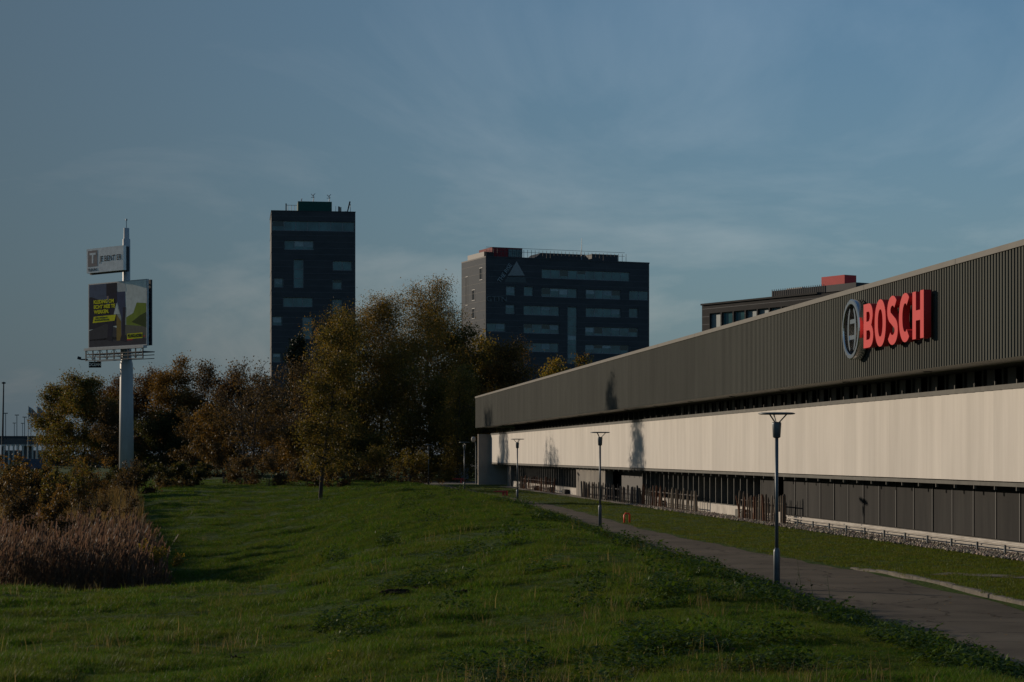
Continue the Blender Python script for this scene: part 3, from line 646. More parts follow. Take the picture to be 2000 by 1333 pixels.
# wide office block with triangle emblem
d0 = 375.0; ph = R(22)
RB = empty('office_block', W(UD(949, d0), d0), -YAW + ph, 'wide dark office block with a triangle emblem and rows of teal windows', 'building')
def rx(px):                                            # photo column -> metres along the front
    r_ = (px - 1000)/F; u0 = UD(949, d0)
    return (r_*d0 - u0)/(math.cos(ph) - r_*math.sin(ph))
def rz(px, py): return CH + (HOR - py)/F*(d0 + rx(px)*math.sin(ph))
RW, RH = rx(1268), rz(949, 503)
def cr(x, y): return 880 + x/4.762, 450 + y/4.762
wn_ = []
for x0, y0, x1, y1, k in ((848, 362, 1668, 447, 10), (516, 520, 605, 605, 1), (682, 524, 770, 610, 1), (846, 535, 1178, 620, 4), (1258, 550, 1585, 635, 4), (1662, 562, 1850, 648, 2), (512, 692, 600, 778, 1), (680, 700, 1014, 788, 4), (1088, 710, 1176, 1240, 6), (1258, 722, 1585, 805, 4), (1660, 727, 1745, 812, 1), (680, 870, 1014, 958, 4), (1252, 898, 1745, 980, 6), (690, 1045, 1008, 1130, 4), (1252, 1063, 1660, 1145, 5), (330, 862, 515, 940, 2)):
    (px0, py0), (px1, py1) = cr(x0, y0), cr(x1, y1)
    zt, zb = rz(px0, py0), rz(px0, py1)
    wn_.append((max(rx(px0), .2), min(rx(px1), RW - .1), zb, zt, k))
wall_with_windows(RB, 0, RW, -1, RH, wn_, .3, M['tower'], nr_)
MB().box(.02, RW - .02, .31, 13, -1, RH - .02).build('core', M['tower'], RB)
MB().box(-.06, RW + .06, -.06, 13, RH - .001, RH + .25).build('parapet', M['tower'], RB)
# sunlit left side in slate sheets
sideE = MB(); SL = 13.0
wl2 = [(1.6, 3.2, rz(949, 545.5), rz(949, 521), 2), (5.6, 7.2, rz(949, 583), rz(949, 561), 2), (5.6, 7.2, rz(949, 619), rz(949, 598), 2), (9.4, 10.6, rz(949, 590), rz(949, 532), 1)]
xs = sorted({0.0, SL, *[w[0] for w in wl2], *[w[1] for w in wl2]}); zs = sorted({-1.0, RH - .01, *[w[2] for w in wl2], *[w[3] for w in wl2]})
for i in range(len(xs) - 1):
    for j in range(len(zs) - 1):
        cx, cz = (xs[i] + xs[i+1])/2, (zs[j] + zs[j+1])/2
        x_ = -.03 if not any(w[0] < cx < w[1] and w[2] < cz < w[3] for w in wl2) else .25
        if x_ < 0: sideE.add([(x_, xs[i], zs[j]), (x_, xs[i+1], zs[j]), (x_, xs[i+1], zs[j+1]), (x_, xs[i], zs[j+1])], [(0, 3, 2, 1)])
sideE.build('side_wall', M['slate'], RB)
for a, c_, e, g_, k in wl2:
    wo = MB().box(-.10, -.032, a, c_, g_ - .12, g_).box(-.10, -.032, a, c_, e, e + .12).build('window', M['tframe'], RB)
    for q in range(k): MB().box(-.026, .012, a + .1 + (c_ - a - .2)*q/k, a + .1 + (c_ - a - .2)*(q + 1)/k - .15, e + .13, g_ - .13).build('pane', M['glass'] if q else M['slate'], wo)
mb = MB()
for z in np.arange(4, RH, 1.75): mb.box(-.055, -.032, 0, SL, z, z + .05)
mb.build('storey_joint', M['tower'], RB)
def text_mesh(body, size, m, depth=.04, offset=0.0, sx=1.0, shear=0.0):
    cu = bpy.data.curves.new('t', 'FONT'); cu.body = body; cu.size = size; cu.extrude = depth/2; cu.offset = offset; cu.shear = shear
    cu.align_x = 'CENTER'; cu.align_y = 'CENTER'
    o = bpy.data.objects.new('t', cu); me = bpy.data.meshes.new_from_object(o); bpy.data.objects.remove(o); bpy.data.curves.remove(cu)
    me.transform(Matrix.Diagonal((sx, 1, 1, 1))); me.materials.clear(); me.materials.append(m); return me
def upright(me, rot=0.0): me.transform(Matrix.Rotation(rot, 4, 'Z')); me.transform(Matrix.Rotation(R(90), 4, 'X')); return me
M['signgrey'] = mat('signgrey', (0.22, 0.26, 0.28), 0.4); M['signdim'] = mat('signdim', (0.10, 0.115, 0.12), 0.5); M['tri'] = mat('tri', (0.085, 0.105, 0.125), 0.25, (0.06, 0.075, 0.09), .3, spec=.7)
M['tri2'] = mat('tri2', (0.035, 0.05, 0.056), 0.4)
a_, b_, c_ = (rx(1008.5), rz(1008.5, 510.5)), (rx(991.5), rz(991.5, 539)), (rx(1024.5), rz(1024.5, 539))
MB().add([(a_[0], -.12, a_[1]), (b_[0], -.12, b_[1]), (c_[0], -.12, c_[1]), (a_[0], -.004, a_[1]), (b_[0], -.004, b_[1]), (c_[0], -.004, c_[1])], [(0, 1, 2), (0, 3, 4, 1), (1, 4, 5, 2), (2, 5, 3, 0)]).build('triangle_emblem', M['tri'], RB)
q0, q1 = rx(984), rx(1028)
MB().add([(q0, -.06, rz(984, 552)), (q1, -.06, rz(1028, 553)), (c_[0] + .1, -.06, c_[1] - .25), (b_[0] - .1, -.06, b_[1] - .25)], [(0, 1, 2, 3)]).build('triangle_base', M['tri2'], RB)
me = upright(text_mesh('THE RISE', 1.12, M['signgrey'], .1, .012, .95), R(54)); link('lettering', me, RB, (rx(985.5), -.12, rz(985.5, 534)))
me = upright(text_mesh('GTTN', 1.35, M['signdim'], .1, .015, 1.15)); link('lettering', me, RB, (rx(969.5), -.1, rz(969.5, 585)))
# roof: red box with glazing, railing, plant
MB().box(rx(969), rx(1028), 2.0, 9, RH + .26, rz(949, 481) + .1).build('roof_pavilion', M['dull_red'], RB)
MB().box(rx(1000), rx(1027), 1.9, 1.98, RH + .5, rz(1000, 485)).build('pavilion_glazing', M['tglass'], RB)
MB().box(rx(950), rx(968) , 1.2, 10, RH + .26, RH + 1.2).build('roof_screen', M['black'], RB)
for px in np.arange(951, 1226, 7.4): MB().box(rx(px) - .03, rx(px) + .03, .45, .51, RH + .26, RH + 1.75).build('railing_post', M['tower'], RB)
for z in (1.0, 1.70): MB().box(rx(951), rx(1222), .46, .50, RH + .26 + z, RH + .32 + z).build('railing', M['tower'], RB)
x0, x1, x2, x3 = rx(1053), rx(1068), rx(1155), rx(1167); zt = RH + 1.55
MB().add([(x0, 3, RH + .26), (x3, 3, RH + .26), (x2, 3, zt), (x1, 3, zt), (x0, 8, RH + .26), (x3, 8, RH + .26), (x2, 8, zt), (x1, 8, zt)], [(0, 1, 2, 3), (4, 7, 6, 5), (0, 3, 7, 4), (1, 5, 6, 2), (3, 2, 6, 7)]).build('plant_housing', M['tower'], RB)
MB().box(rx(1169), rx(1220), 3, 8, RH + .26, RH + 1.8).build('plant_housing', M['tower'], RB)
MB().tube([(rx(1142), 1.5, RH + .2), (rx(1142), 1.5, RH + 2.4), (rx(1142) + .05, 1.5, RH + 4.6)], [.09, .06, .03], 6).build('antenna', M['signgrey'], RB)

# third block, half hidden behind the long building
d2 = 300.0; p3 = R(-57)
TB = empty('low_office_block', W(UD(1371, d2), d2), -YAW + p3, 'brown office block half hidden behind the long building, red box on its roof', 'building')
def qx(px):
    r_ = (px - 1000)/F; u0 = UD(1371, d2); return (r_*d2 - u0)/(math.cos(p3) - r_*math.sin(p3))
def qz(px, py): return CH + (HOR - py)/F*(d2 + qx(px)*math.sin(p3))
TH = qz(1371, 594)
wins = [(qx(1386 + 23.5*i), qx(1386 + 23.5*i + 21), TH - 5.2, TH - 1.55, 1) for i in range(10)]
wall_with_windows(TB, 0, qx(1665), -1, TH - .25, wins, .5, M['brownwall'], nr_)
MB().box(.03, qx(1665), .52, 16, -1, TH - .26).build('core', M['brownwall'], TB)
MB().box(-.05, qx(1598), -.25, 16, TH - .249, TH).build('roof_edge', M['brownwall'], TB)
mb = MB()
for px in np.arange(1497, 1600, 4.2): mb.box(qx(px), qx(px) + .07, 1.0, 1.07, TH + .003, TH + 1.15)
tag(mb.build('railing_bars', M['tower'], TB), kind='stuff')
MB().box(qx(1497), qx(1660), 1.12, 12, TH + .003, TH + .95).build('roof_storey', M['tower'], TB)
MB().box(qx(1510), qx(1540), 2.5, 7, TH + .953, TH + 1.25).build('roof_slab', M['plinth'], TB)
o = MB().box(qx(1573), qx(1618), 3.0, 5.2, TH + .953, 28.15).build('roof_box', M['brick_red'], TB)

# ------------------------------------------------------------------ billboard mast
d = 250.0; kb = d/F; psi = R(-41)
BB = empty('billboard_mast', W(UD(247, d), d, 0), -YAW, 'tall grey billboard mast with a square poster and a small city sign', 'billboard')
M['mast'] = mat('mast', (0.42, 0.42, 0.41), 0.5, (0.29, 0.29, 0.285), .5, stretch=(1, 1, .2))
zb_ = lambda py: CH + (HOR - py)*kb
MB().lathe([(.95, -1), (.86, zb_(800)), (.80, zb_(712)), (.62, zb_(700)), (.60, zb_(680)), (.47, zb_(600)), (.47, zb_(468)), (.36, zb_(466.5)), (.34, zb_(446)), (.06, zb_(445.5))], 28).build('column', M['mast'], BB, (0, 0, 0), smooth=True)
MB().tube([(0, 0, zb_(446)), (0, 0, zb_(431))], .05, 6).tube([(0, 0, zb_(431)), (0, 0, zb_(428))], .13, 8).build('finial', M['mast'], BB)
M['posterframe'] = mat('posterframe', (.42, .42, .40), .5); M['truss'] = mat('truss', (.03, .034, .04), .5, metal=.3)
pcol = dict(dark=(.02, .026, .042), dusk=(.10, .13, .19), pale=(.72, .72, .64), haze=(.42, .42, .34), green=(.26, .32, .04), hedge=(.06, .09, .022), road=(.06, .06, .07), roadl=(.17, .155, .11), trouser=(.022, .026, .05), jean=(.055, .075, .14), yellow=(.85, .74, .02), skin=(.4, .26, .2), orange=(.30, .19, .05), red=(.6, .05, .04), shirt=(.55, .55, .52), ink=(.02, .02, .02), white=(.86, .84, .79), brown=(.36, .29, .26))
PM = {k: mat('print_' + k, v, .8, tuple(c*.78 for c in v), 1.5, spec=.05) for k, v in pcol.items()}
bdir = Vector((math.cos(psi), math.sin(psi), 0)); bnor = Vector((math.sin(psi), -math.cos(psi), 0))
bc = bnor*1.45
PWd, PHt = 11.4, 7.9
bo = MB().box(-PWd/2 - .15, PWd/2 + .15, 0, .3, 0, PHt + .25).build('poster_panel', M['posterframe'], BB, (bc.x, bc.y, zb_(677) - .1), psi)
keys = list(PM)
pr_ = MB()
def pp(color, pts, lay): pr_.m = keys.index(color); pr_.poly([((x - .5)*PWd, .12 + (1 - y)*PHt) for x, y in pts], -.001*lay - .002)
pp('pale', [(0, 1), (1, 1), (1, 0), (0, 0)], 1)
pp('dusk', [(0, .62), (.5, .62), (.5, 0), (0, 0)], 2); pp('dark', [(0, .72), (.5, .68), (.5, .42), (.18, .25), (.05, .2), (0, .2)], 3)
pp('road', [(0, 1), (1, 1), (1, .9), (.5, .86), (.0, .88)], 4); pp('road', [(0, .9), (.5, .9), (.5, .72), (.3, .64), (0, .74)], 4)
pp('roadl', [(.5, .92), (1, .92), (1, .7), (.8, .66), (.5, .66)], 3); pp('green', [(.66, .68), (1, .72), (1, .36), (.84, .34), (.78, .5), (.66, .56)], 4)
pp('hedge', [(.75, .64), (1, .74), (1, .5), (.9, .54)], 5); pp('haze', [(.5, .66), (.66, .68), (.66, .4), (.5, .4)], 4); pp('orange', [(.49, .92), (.57, .92), (.60, .66), (.49, .5)], 6)
pp('trouser', [(.36, .15), (.50, .14), (.50, .30), (.44, .52), (.41, .85), (.33, .85), (.35, .5)], 7); pp('jean', [(.49, .14), (.64, .14), (.65, .42), (.63, .85), (.575, .85), (.57, .55), (.50, .30)], 7)
pp('trouser', [(.6, .4), (.645, .4), (.635, .85), (.58, .85)], 8); pp('dark', [(.31, 0), (.5, 0), (.5, .16), (.38, .15), (.34, .22), (.31, .2)], 8); pp('shirt', [(.50, 0), (.64, 0), (.66, .15), (.51, .15)], 8)
pp('skin', [(.32, .2), (.35, .2), (.345, .27), (.325, .27)], 9); pp('pale', [(.44, .5), (.49, .32), (.545, .5)], 9); pp('dark', [(.31, .9), (.42, .93), (.42, .84), (.33, .84)], 9); pp('dark', [(.55, .92), (.66, .95), (.66, .84), (.575, .84)], 9)
pp('yellow', [(.065, .615), (.455, .60), (.48, .505), (.085, .515)], 10); pp('yellow', [(.675, .905), (.94, .9), (.94, .815), (.675, .82)], 10); pp('red', [(.67, .925), (.77, .925), (.77, .907), (.67, .909)], 11); pp('red', [(.95, .88), (.985, .88), (.985, .865), (.95, .865)], 11)
pr_.build('poster_print', [PM[k] for k in keys], bo)
for body, x, y, size, c_, wdt, ly in (('KLEDING OM', .265, .285, .62, 'yellow', .36, .16), ('ECHT MEE TE', .275, .365, .62, 'yellow', .38, .16), ('WERKEN.', .225, .445, .62, 'yellow', .27, .16), ('BLAKLADER', .808, .86, .55, 'ink', .25, .17), ('ZIE WERKT', .22, .54, .26, 'road', .22, .17), ('BLAKLADER.NL', .23, .575, .26, 'road', .26, .17)):
    me = text_mesh(body, size, PM[c_], .01, .028 if size > .4 else .008); xx = [v.co.x for v in me.vertices]; zz_ = [v.co.y for v in me.vertices]
    me.transform(Matrix.Diagonal((wdt*PWd/(max(xx) - min(xx)), 1, 1, 1))); upright(me)
    link('lettering', me, bo, ((x - .5)*PWd, -.021, .12 + (1 - y)*PHt))
MB().box(-PWd/2 - .15, PWd/2 + .15, 0.62, 0.85, 0, PHt + .2).build('rear_panel', M['truss'], BB, (bc.x, bc.y, zb_(677) - .1), psi)
tr = MB()
for x in (PWd/2 + .02, PWd/2 - .4):
    for k in range(8): tr.box(x - .05, x + .05, -0 + .31, .61, .3 + k*1.02, .42 + k*1.02)
zc = -.75
for x in np.linspace(-PWd/2, PWd/2, 9):
    tr.box(x - .06, x + .06, -.55, -.43, zc - .9, zc + .65); tr.box(x - .05, x + .05, -.5, 1.3, zc - .1, zc + .02)
for z in (-1.65, -1.2, -.85): tr.box(-PWd/2, PWd/2, -.56, -.46, z, z + .09); tr.box(-PWd/2, PWd/2, 1.2, 1.3, z, z + .09)
xs_ = np.linspace(-PWd/2, PWd/2, 9)
for i in range(8): tr.tube([(xs_[i], -.5, zc - .85), (xs_[i+1], -.5, zc + .6)] if i % 2 else [(xs_[i+1], -.5, zc - .85), (xs_[i], -.5, zc + .6)], .035, 4)
tag(tr.build('catwalk_truss', M['truss'], BB, (bc.x, bc.y, zb_(677) - .1), psi), kind='stuff')
MB().box(-PWd/2 - .3, PWd/2 + .2, -.6, -.02, -.35, -.05).build('light_trough', M['posterframe'], BB, (bc.x, bc.y, zb_(677) - .1), psi)
aw = P(172, 700, d) - P(247, HOR, d); al = (UD(143, d) - UD(247, d), -3.2, zb_(697)); ar = (UD(172, d) - UD(247, d), -.6, zb_(700))
MB().tube([(UD(160, d) - UD(247, d), 3.5, zb_(700)), (UD(147, d) - UD(247, d), 3.5, zb_(700)), (UD(143, d) - UD(247, d), 3.5, zb_(697))], .09, 6).tube([(UD(140, d) - UD(247, d), 3.5, zb_(696.5)), (UD(146, d) - UD(247, d), 3.5, zb_(698))], .22, 6).build('floodlight_arm', M['truss'], BB)
ow = MB().box(-.8, .8, 0, .12, -.38, .38).build('owner_plate', PM['ink'], BB, (UD(175.5, d) - UD(247, d), 3.0, zb_(710.5)), R(-8))
link('lettering', upright(text_mesh('OCEAN', .52, PM['white'], .02, .012, .92)), ow, (0, -.03, 0))
MB().box(-.05, .05, -.05, .05, .383, 1.1).build('hanger', M['truss'], ow)
# city sign
SW, SHt = 7.4, 3.05
cp = MB().box(-SW/2, SW/2, 0, .45, 0, SHt).build('city_sign', PM['white'], BB, (UD(209.5, d) - UD(247, d) - .1, -1.0, zb_(532.5)), psi)
MB().box(-SW/2 + .02, SW/2 + .1, .47, .85, -.15, SHt - .1).build('sign_backing', M['truss'], cp)
MB().box((.035 - .5)*SW, (.30 - .5)*SW, -.012, -.002, .78, 2.8).build('logo_square', PM['brown'], cp)
for body, x, z, s_, c_, wdt in (('T', .168, 1.78, 1.75, 'white', .17), ('JE BENT ER', .655, 1.62, .98, 'ink', .60), ('TILBURG', .165, .37, .5, 'road', .27)):
    me = text_mesh(body, s_, PM[c_], .006, .05 if body == 'T' else .006); xx = [v.co.x for v in me.vertices]
    me.transform(Matrix.Diagonal((wdt*SW/(max(xx) - min(xx)), 1, 1, 1))); link('lettering', upright(me), cp, ((x - .5)*SW, -.017, z))

# ------------------------------------------------------------------ far left: flyover, masts, flags
d = 460.0; kf = d/F
t = empty('flyover', W(UD(-60, d), d), -YAW, 'dark road flyover far off at the left edge', 'flyover')
M['farconc'] = mat('farconc', (.10, .10, .10), .85, (.07, .07, .07), .2); M['fardark'] = mat('fardark', (.035, .04, .045), .8)
z_ = lambda py: CH + (HOR - py)*kf
MB().box(-30, 40, 0, 12, z_(869), z_(858)).build('deck', M['farconc'], t)
MB().box(-30, 40, -.1, .2, z_(857.9), z_(852)).build('parapet', M['fardark'], t)
for x in (-20, -4, 12, 28): MB().box(x - .6, x + .6, 3, 9, -1, z_(869.1)).build('pier', M['farconc'], t)
tag(MB().box(-90, 110, 0, 2, -1, 2.6).build('sound_bank', M['hedge'] if 'hedge' in M else M['fardark'], None, W(UD(20, 520), 520), -YAW), 'dark noise barrier beyond the flyover at left edge', 'barrier')
t = empty('post_fence', W(UD(8, 425), 425), -YAW, 'row of pale capped fence posts under the flyover', 'fence')
k4 = 425/F
for i in range(10):
    x = i*9.3*k4
    po = MB().box(x - .16, x + .16, -.15, .15, 0, CH + (HOR - 872)*k4).build('post', M['plinth'], t); MB().box(x - .42, x + .3, -.3, .3, CH + (HOR - 871.8)*k4, CH + (HOR - 868.5)*k4).build('cap', M['plinth'], po)
MB().box(-.5, 9*9.3*k4, .2, .3, .2, CH + (HOR - 880)*k4).build('fence_panel', M['farconc'], t)
fl = mat('flag_cloth', (.22, .24, .25), .8, (.10, .115, .13), .9)
for i, (px, dd, lab) in enumerate(((53.5, 352, 'pale flag blowing on the left of two flagpoles'), (70.5, 360, 'flag on the right flagpole, overlapping the olive tree'))):
    kk = dd/F; t = empty('flagpole', W(UD(px, dd), dd), -YAW, lab, 'flag', 'flags by the road')
    top = CH + (HOR - 793)*kk
    MB().tube([(0, 0, 0), (.22, 0, top)], [.1, .06], 8).build('pole', M['plinth'], t)
    vs, fs = [], []
    for a in range(9):
        for c_ in range(5):
            sx_ = a/8; vs.append((.25 + sx_*2.6, .25*math.sin(sx_*7 + i) , top - .15 - sx_*2.0 - c_*.40*(1 - .25*sx_) + .08*math.sin(sx_*9 + c_)))
    for a in range(8):
        for c_ in range(4): fs.append((a*5 + c_, a*5 + c_ + 1, (a+1)*5 + c_ + 1, (a+1)*5 + c_))
    o = MB().add(vs, fs).build('flag', fl, t, smooth=True); sol = o.modifiers.new('thickness', 'SOLIDIFY'); sol.thickness = .02
t = empty('high_mast', W(UD(4, 430), 430), -YAW, 'tall slim lighting mast at the very left edge', 'mast')
MB().tube([(0, 0, 0), (.35, 0, CH + (HOR - 749)*430/F)], [.28, .13], 8).build('pole', M['fardark'], t)
MB().lathe([(.1, -.2), (.45, -.1), (.45, .1), (.1, .25)], 10, (.35, 0, CH + (HOR - 748.5)*430/F)).build('lamp_head', M['fardark'], t)
for px, py, dd, lab in ((11, 808, 480, 'double armed road lamp just right of the high mast'), (33, 811.5, 500, 'double armed road lamp midway between mast and flags'), (48, 815.5, 520, 'double armed road lamp just left of the flags'), (28, 827, 620, 'small distant road lamp low between two taller lamps'), (44, 827.5, 640, 'smallest distant road lamp left of the flagpoles'), (60.5, 823, 560, 'road lamp seen between the two flagpoles')):
    t = empty('road_lamp', W(UD(px, dd), dd), -YAW, lab, 'street lamp', 'road lamps on the flyover'); tp = CH + (HOR - py)*dd/F
    MB().tube([(0, 0, 0), (0, 0, tp)], .09, 6).build('pole', M['lamp'], t)
    for s_ in (-1, 1): MB().box(min(.05*s_, .5*s_), max(.05*s_, .5*s_), -.15, .15, tp - .05, tp + .15).build('lamp_head', M['fardark'], t)
t = empty('globe_lamp', W(UD(100, 340), 340), -YAW, 'small white globe lamp before the olive tree', 'lamp post')
MB().tube([(0, 0, 0), (0, 0, CH + (HOR - 847)*340/F)], .06, 6).build('pole', M['lamp'], t); MB().lathe([(.03, -.16), (.15, -.06), (.15, .08), (.05, .17)], 10, (0, 0, CH + (HOR - 845.6)*340/F)).build('globe', M['plinth'], t, smooth=True)
t = empty('parked_van', W(UD(58, 345), 345), -YAW + R(12), 'dark van with a pale front parked behind the flagpoles', 'van')
MB().add([(-2.2, -.9, .35), (2.4, -.9, .35), (2.4, .9, .35), (-2.2, .9, .35), (-2.2, -.9, 1.1), (2.4, -.9, 2.3), (2.4, .9, 2.3), (-2.2, .9, 1.1), (-1.0, -.85, 2.3), (-1.0, .85, 2.3), (-1.8, -.9, 1.25), (-1.8, .9, 1.25)], [(0, 3, 2, 1), (0, 1, 5, 8, 10, 4), (2, 3, 7, 11, 9, 6), (1, 2, 6, 5), (5, 6, 9, 8), (8, 9, 11, 10), (10, 11, 7, 4), (0, 4, 7, 3)]).build('body', mat('van_blue', (.04, .06, .10), .4), t)
for x in (-1.4, 1.5):
    for y_ in (-.92, .92): MB().tube([(x, y_ - .1, .36), (x, y_ + .1, .36)], .36, 14).build('wheel', M['black'], t)
MB().box(-1.0, .0, -.93, -.905, 1.4, 2.05).build('side_window', M['glass'], t)

# ------------------------------------------------------------------ vegetation
def unit(v): return v/np.maximum(np.linalg.norm(v, axis=-1, keepdims=True), 1e-9)
def leaf_quads(cen, size, r_, flat=0.0, long=1.5):
    n_ = len(cen); a = unit(r_.normal(size=(n_, 3)) + np.array([0, 0, -flat])); t = unit(np.cross(a, r_.normal(size=(n_, 3))))
    sz = size*r_.uniform(.6, 1.35, n_)[:, None]
    a = a*sz*long/2; t = t*sz/2
    Vv = np.stack([cen - a, cen + t*.9 - a*.1, cen + a, cen - t*.9 - a*.1], 1).reshape(-1, 3)
    return Vv, np.arange(n_*4).reshape(-1, 4)
def branch_paths(H, Rc, cb, r_, nl, sub, droop, lean, profile, rt, multi=1, up=(28, 66)):
    """list of (points, radii, level)"""
    out = []
    for mstem in range(multi):
        off = np.array([r_.normal(0, .05), r_.normal(0, .05), 0])*H*(0 if multi == 1 else 1)
        ln = np.array(lean)*H + (r_.normal(0, .16, 2)*H if multi > 1 else 0)
        k = 9; tt = np.linspace(0, 1, k); hs = H*r_.uniform(.82, 1.0) if multi > 1 else H*.97
        tp = np.stack([ln[0]*tt**1.3 + r_.normal(0, .010*H, k)*tt, ln[1]*tt**1.3 + r_.normal(0, .010*H, k)*tt, hs*tt - .25*(tt == 0)], -1) + off
        tr_ = rt*(1 - .9*tt**.85)/(multi**.5)
        out.append((tp, tr_, 0))
        n_l = max(3, nl//multi)
        for i in range(n_l):
            f = cb + (0.97 - cb)*((i + r_.random())/n_l)
            p0 = np.array([np.interp(f, tt, tp[:, j]) for j in range(3)]); az = i*2.39996 + r_.normal(0, .4)
            el = R(r_.uniform(*up))*(.7 + .5*f); L = Rc*profile((f - cb)/(1 - cb))*r_.uniform(.7, 1.15)
            dr = np.array([math.cos(az)*math.cos(el), math.sin(az)*math.cos(el), math.sin(el)])
            kk = 6; q = np.linspace(0, 1, kk); bend = np.stack([0*q, 0*q, -droop*L*q**2.2], -1)
            lp = p0 + dr*L*q[:, None] + bend + r_.normal(0, .035*L, (kk, 3))*q[:, None]
            r0 = float(np.interp(f, tt, tr_))*.55
            out.append((lp, r0*(1 - .85*q) + .004, 1))
            for j in range(sub):
                g_ = r_.uniform(.25, 1.0); s0 = np.array([np.interp(g_, q, lp[:, c]) for c in range(3)])
                sdv = unit(dr + r_.normal(0, .75, 3) + np.array([0, 0, .15])); SL_ = L*r_.uniform(.22, .5)*(1.15 - .5*g_)
                w = np.linspace(0, 1, 4); spt = s0 + sdv*SL_*w[:, None] + np.stack([0*w, 0*w, -droop*1.3*SL_*w**2], -1)
                out.append((spt, r0*.35*(1 - .8*w) + .003, 2))
    return out
def tubes_np(paths, minr=0.0):
    Vs, Qs, b_ = [], [], 0
    for pts, rad, lev in paths:
        n_ = (9, 5, 3)[lev]; k = len(pts); t = np.gradient(pts, axis=0); t = unit(t)
        a = np.where(np.abs(t[:, 2:3]) < .9, np.array([[0, 0, 1.]]), np.array([[1., 0, 0]])); e1 = unit(np.cross(t, a)); e2 = np.cross(t, e1)
        w = np.arange(n_)*2*math.pi/n_
        ringv = pts[:, None] + (e1[:, None]*np.cos(w)[None, :, None] + e2[:, None]*np.sin(w)[None, :, None])*np.maximum(rad, minr)[:, None, None]
        Vs.append(ringv.reshape(-1, 3)); I_ = b_ + np.arange(k*n_).reshape(k, n_); J = np.roll(I_, -1, 1)
        Qs.append(np.stack([I_[:-1], I_[1:], J[1:], J[:-1]], -1).reshape(-1, 4)); b_ += k*n_
    return np.concatenate(Vs), np.concatenate(Qs)
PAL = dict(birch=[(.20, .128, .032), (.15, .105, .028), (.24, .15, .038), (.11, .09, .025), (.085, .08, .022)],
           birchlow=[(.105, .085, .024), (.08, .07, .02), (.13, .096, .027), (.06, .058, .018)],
           olive=[(.085, .082, .022), (.065, .068, .02), (.11, .09, .025), (.12, .075, .022)], rust=[(.085, .048, .022), (.07, .04, .02), (.105, .06, .024), (.055, .038, .02)],
           orange=[(.125, .075, .023), (.10, .06, .02), (.15, .092, .026), (.075, .052, .02)], brown=[(.07, .05, .028), (.055, .04, .024), (.09, .06, .028), (.045, .036, .022)],
           dark=[(.028, .034, .014), (.038, .042, .016), (.022, .028, .012), (.06, .05, .018)], yellow=[(.21, .155, .03), (.16, .125, .028), (.12, .11, .028), (.25, .17, .03)],
           conifer=[(.020, .030, .020), (.026, .036, .022), (.016, .024, .016)])
def colours(pal, n_, r_, f=.16):
    p_ = np.array(PAL[pal])*1.1; return p_[r_.integers(0, len(p_), n_)]*r_.uniform(1 - f, 1 + f, (n_, 1))*r_.uniform(.93, 1.07, (n_, 3))
PROF = dict(round=lambda x: .45 + .75*math.sin(math.pi*min(1, max(0, x))**.8)*.85 + .05, cone=lambda x: 1.15 - 1.0*x, birch=lambda x: .55 + .55*math.sin(math.pi*(.15 + .75*x)) - .25*x, bush=lambda x: .9 - .3*x)
def plant(name, label, cat, px, d, top, halfpx, pal, n_leaf, lsize, seed, cb=.15, nl=22, sub=7, droop=.18, lean=(0, 0), prof='round', bark='bark', multi=1, rt=None, group=None, spread=.05, up=(20, 66), zb=None, pal2=None, mat_='leaf', minr=0.0, leafmin=.3):
    r_ = np.random.default_rng(seed); u = UD(px, d); z0 = ground_z(u, d) if zb is None else zb
    H = Zp(top, d) - z0; Rc = halfpx*d/F; rt = rt or max(.05, H*.013)
    root = empty(name, W(u, d, z0), -YAW, label, cat, group)
    paths = branch_paths(H, Rc*1.05, cb, r_, nl, sub, droop, lean, PROF[prof], rt, multi, up)
    Vt, Qt = tubes_np(paths, minr); link('trunk' if cat == 'tree' else 'stem', np_mesh('trunk', Vt, Qt, M[bark], smooth=True), root)
    if n_leaf:
        segs = [(p_, lev) for p_, rad, lev in paths if lev > 0]; wts = np.array([np.linalg.norm(p_[-1] - p_[0])*(1.0 if lev == 2 else .6) for p_, lev in segs])*r_.uniform(.35, 1.5, len(segs))
        pick = r_.choice(len(segs), n_leaf, p=wts/wts.sum()); cen = np.empty((n_leaf, 3)); ff = r_.random(n_leaf)**.8
        for i, (p_, lev) in enumerate(segs):
            m_ = np.where(pick == i)[0]
            if len(m_) == 0: continue
            f = ff[m_] if lev == 2 else leafmin + (1 - leafmin)*ff[m_]; q = np.linspace(0, 1, len(p_)); cen[m_] = np.stack([np.interp(f, q, p_[:, c]) for c in range(3)], -1)
        sg = spread*(H*.6 + Rc*.8)
        cen += r_.normal(0, sg, (n_leaf, 3))*np.array([1, 1, .8]); hang = r_.random(n_leaf)**2*droop*Rc*.8; cen[:, 2] -= hang
        cen[:, 2] = np.maximum(cen[:, 2], .05 + .2*r_.random(n_leaf))
        Vl, Ql = leaf_quads(cen, lsize, r_, flat=.5)
        cc = colours(pal, n_leaf, r_)
        if pal2 is not None:
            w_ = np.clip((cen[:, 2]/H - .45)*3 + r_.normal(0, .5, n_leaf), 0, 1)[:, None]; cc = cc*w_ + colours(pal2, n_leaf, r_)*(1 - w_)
        link('crown' if cat == 'tree' else 'foliage', np_mesh('crown', Vl, Ql, M[mat_], np.repeat(cc, 4, 0)), root)
    return root
T = 'tree'
